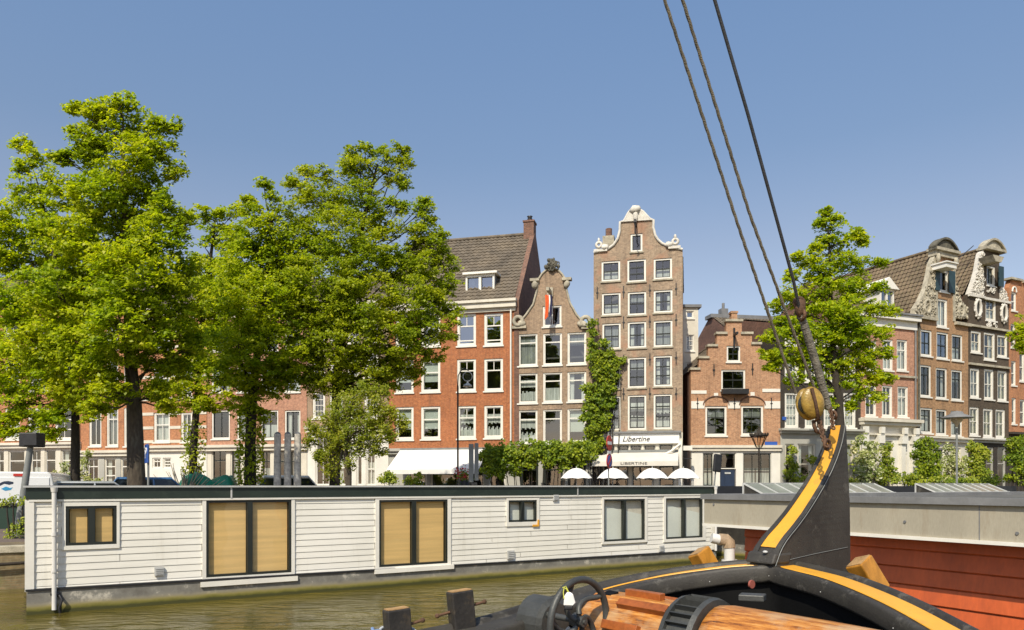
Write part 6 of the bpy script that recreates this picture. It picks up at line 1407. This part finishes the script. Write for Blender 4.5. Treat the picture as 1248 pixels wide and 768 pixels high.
for k in range(10):
    a = 2*math.pi*(k+.5)/10
    for (t0,t1) in (((.28,.62),(.34,.8)) [k%2],):
        d = side*math.cos(a)+upv*math.sin(a); tn = ax.cross(d)
        mb = MB(); mb.obox(ax*((t0+t1)/2)+d*.315,ax*((t1-t0)/2),tn*.035,d*.03); mb.build('whelp', surf('red_brown_slat',(.36,.1,.02),.4,.3,4,30,.3,.1) if k == 0 else bpy.data.materials['red_brown_slat'], wl, bevel=.006)
for k,t in ((1.6,.14),(3.2,.14)):
    a = k*.62+.4; d = side*math.cos(a)+upv*math.sin(a); mb = MB(); mb.obox(ax*t+d*.292,ax*.05,ax.cross(d)*.05,d*.012); mb.build('bar_socket', M['shipdark'], wl)
drum([(.82,.36),(.86,.37),(.86,.33),(1.05,.33),(1.05,.37),(1.09,.36)], M['iron_grey'], 'pawl_ring', 30)
mb = MB()
for k in range(30):
    a = 2*math.pi*k/30; d = side*math.cos(a)+upv*math.sin(a); mb.obox(ax*.955+d*.345,ax*.095,ax.cross(d)*.01+d*.006,d*.022)
mb.build('pawl_teeth', M['iron_grey'], wl)
drum([(1.09,.29),(1.12,.325),(1.2,.335),(1.9,.33),(2.6,.31)], M['log'], 'smooth_drum', 28, smooth=True)
p = at(917,728,5.75)-A0; mb = MB(); mb.obox(p,(.09,-.03,0),(.03,.06,0),(0,0,.025)); mb.build('pawl', M['iron_grey'], wl, bevel=.008)
# wheel
c = at(706,757,5.6); hw = empty('hand_wheel', c, 0, 'black spoked iron hand wheel at left end of windlass', 'wheel')
waz = ax.copy(); ws = side.copy(); wu = Vector((0,0,1))
mb = MB(); mb.torus((0,0,0),waz,.315,.027,44,10); mb.build('rim', M['iron_grey'], hw)
for k in range(5):
    a = 2*math.pi*k/5+.5; pts = []
    for j in range(9):
        t = j/8; r = .05+.255*t; aa = a+1.0*math.sin(math.pi*t*.5)**1.5*(1-.0*t)-.2; pts.append((ws*math.cos(aa)+wu*math.sin(aa))*r-waz*.03*math.sin(math.pi*t))
    mb = MB(); mb.tube(pts,[.022-.006*abs(j-4)/4*0 for j in range(9)],8); mb.build('spoke', M['iron_grey'], hw)
mb = MB(); mb.tube([tuple(-waz*.06),tuple(waz*.0)],.05,16); mb.tube([tuple(waz*.0),tuple(waz*.05)],.04,16); mb.tube([tuple(waz*.05),tuple(waz*.065)],.018,6); mb.tube([tuple(-waz*.4),tuple(-waz*.05)],.025,8); mb.build('hub', M['iron_grey'], hw)
# gear housing
c = at(662,756,6.0); gh = empty('gear_housing', c, 0, 'rounded dark grey metal gear cover behind the hand wheel', 'machine cover')
mb = MB(); n = 20; L0 = .14
def rp(t,r): return [ax*t+(side*math.cos(2*math.pi*k/n)+Vector((0,0,1))*math.sin(2*math.pi*k/n))*r for k in range(n)]
vs = rp(-L0,.16)+rp(-L0+.03,.2)+rp(L0-.03,.2)+rp(L0,.16); mb.add(vs,[(i*n+k,i*n+(k+1)%n,(i+1)*n+(k+1)%n,(i+1)*n+k) for i in range(3) for k in range(n)]+[tuple(range(n)),tuple(3*n+k for k in range(n))],0,False); mb.build('cover', M['iron_grey'], gh)
mb = MB(); mb.box(-.2,.2,-.12,.12,-.95,-.1); mb.build('pedestal', M['shipblack'], gh, bevel=.02)
mb = MB(); mb.torus(Vector((.3,.15,-.14)),ax,.17,.02,28,8); mb.tube([tuple(Vector((.3,.15,-.14))-ax*.03),tuple(Vector((.3,.15,-.14))+ax*.03)],.04,24); mb.build('brake_band', M['iron_grey'], gh)
mb = MB(); mb.tube([(-.1,-.3,-.35),(.12,-.2,-.1),(.2,-.2,-.02)],.014,6); mb.tube([(-.15,-.3,-.2),(-.08,-.2,-.05)],.014,6); mb.build('lever', M['pale_metal'], gh)
# bag tied on the wheel
c = at(693,727,5.42); bg = empty('tied_bag', c, 0, 'small white bag tied to the hand wheel with yellow string', 'bag'); bg.scale = (.66,.66,.66)
mb = MB(); mb.add([(-.055,-.03,.0),(.05,-.03,.03),(.08,-.02,-.07),(.045,-.03,-.1),(-.06,-.03,-.1),(-.03,.04,.02),(.03,.04,.04),(.06,.04,-.07),(-.05,.05,-.09),(-.01,0,.06)],
 [(0,1,2,3,4),(5,6,7,8),(0,4,8,5),(1,2,7,6),(4,3,7,8),(0,1,9),(1,6,9),(6,5,9),(5,0,9),(2,3,7)]); mb.build('bag', M['canvas'], bg, bevel=.012, seg=3)
mb = MB(); mb.box(-.05,.05,-.02,.03,-.15,-.1); mb.build('lower_pouch', M['black'], bg, bevel=.015)
ys = surf('yellow_string',(.6,.6,.08)); mb = MB(); mb.tube([(-.01,0,.05),(-.03,-.02,.09),(-.05,-.01,.1),(-.06,-.02,.05),(-.055,-.03,-.02)],.006,6); mb.tube([(-.03,-.02,.09),(-.07,-.02,.1),(-.03,.02,.11),(0,-.01,.05)],.006,6); mb.build('string', ys, bg)
# timber heads
def timber(name, label, top, bot, Y, hw, hd, mat, cat='timber post', topm=None, group=None):
    a, b = at(*top,Y), at(*bot,Y); root = empty(name, b, 0, label, cat, group); d = (a-b); L = d.length; d.normalize(); u = d.cross(Vector((0,1,0))).normalized(); 
    u = (Matrix.Rotation(R(30),3,d) @ u); w_ = d.cross(u)
    mb = MB(); mb.obox(d*(L/2),u*hw,w_*hd,d*(L/2)); mb.build('timber', mat, root, bevel=.012)
    if topm: mb = MB(); mb.obox(d*(L+.003),u*(hw-.012),w_*(hd-.012),d*.004); mb.build('end_grain', topm, root)
    return root, d, u, w_, L
M['endgrain'] = surf('pale_end_grain',(.45,.27,.11),.7,.3,9,60,.3,.2)
M['amber'] = surf('amber_varnish',(.52,.23,.03),.35,.3,3,40,.25,.1,stretch=(6,6,1))
timber('wooden_bollard','short orange varnished timber head right of the bow post',(1046,684),(1069,722),6.35,.09,.085,M['amber'],topm=M['endgrain'],group='varnished timber heads on the rail')
timber('wooden_bollard','short orange varnished timber head left of the bow post',(851,672),(864,694),7.2,.09,.08,M['amber'],topm=M['endgrain'],group='varnished timber heads on the rail')
for lb,top,bot,Y in (('black timber bollard with iron pin, nearer the bow post',(560,720),(565,775),5.85),('black timber bollard wound with pale blue rope, at bottom edge',(483,742),(487,800),5.6)):
    r_,d,u,w_,L = timber('mooring_bollard',lb,top,bot,Y,.095,.06,surf('black_weathered_timber' ,(.035,.03,.025),.6,.4,4,30,.4,.2,stain=(.1,.07,.035)),'bollard',M['endgrain'],'black mooring bollards')
    m_ = MB(); pr = (Vector((.9,.35,.22))).normalized(); m_.tube([d*(L*.6)-pr*.2,d*(L*.6)+pr*.2],.012,8); m_.blob(d*(L*.6)+pr*.2,(.02,.02,.02),8); m_.blob(d*(L*.6)-pr*.2,(.02,.02,.02),8); m_.build('iron_pin', M['rust'], r_)
    last = (r_,d,L)
r_,d,L = last; pr_ = tuple(Vector(r_.location)+d*(L*.52)); ro = empty('mooring_rope', pr_, 0, 'pale blue and white rope looped round the lower black bollard', 'rope'); mb = MB()
mb.torus((0,0,0),(.1,-.1,1),.135,.014,24,6); mb.torus((0,.0,-.03),(-.1,.1,1),.137,.014,24,6); mb.build('loop', surf('pale_rope',(.55,.58,.6),.9,.2,9,60,.3,.3), ro)
mb = MB()
for k in range(6): mb.torus((-.14+rnd.uniform(-.03,.03),-.08,rnd.uniform(-.04,.02)),(rnd.uniform(-1,1),rnd.uniform(-1,1),rnd.uniform(-1,1)),.035,.013,12,6)
mb.build('knot', surf('blue_rope',(.2,.3,.5),.9,.2,9,60,.3,.3), ro)
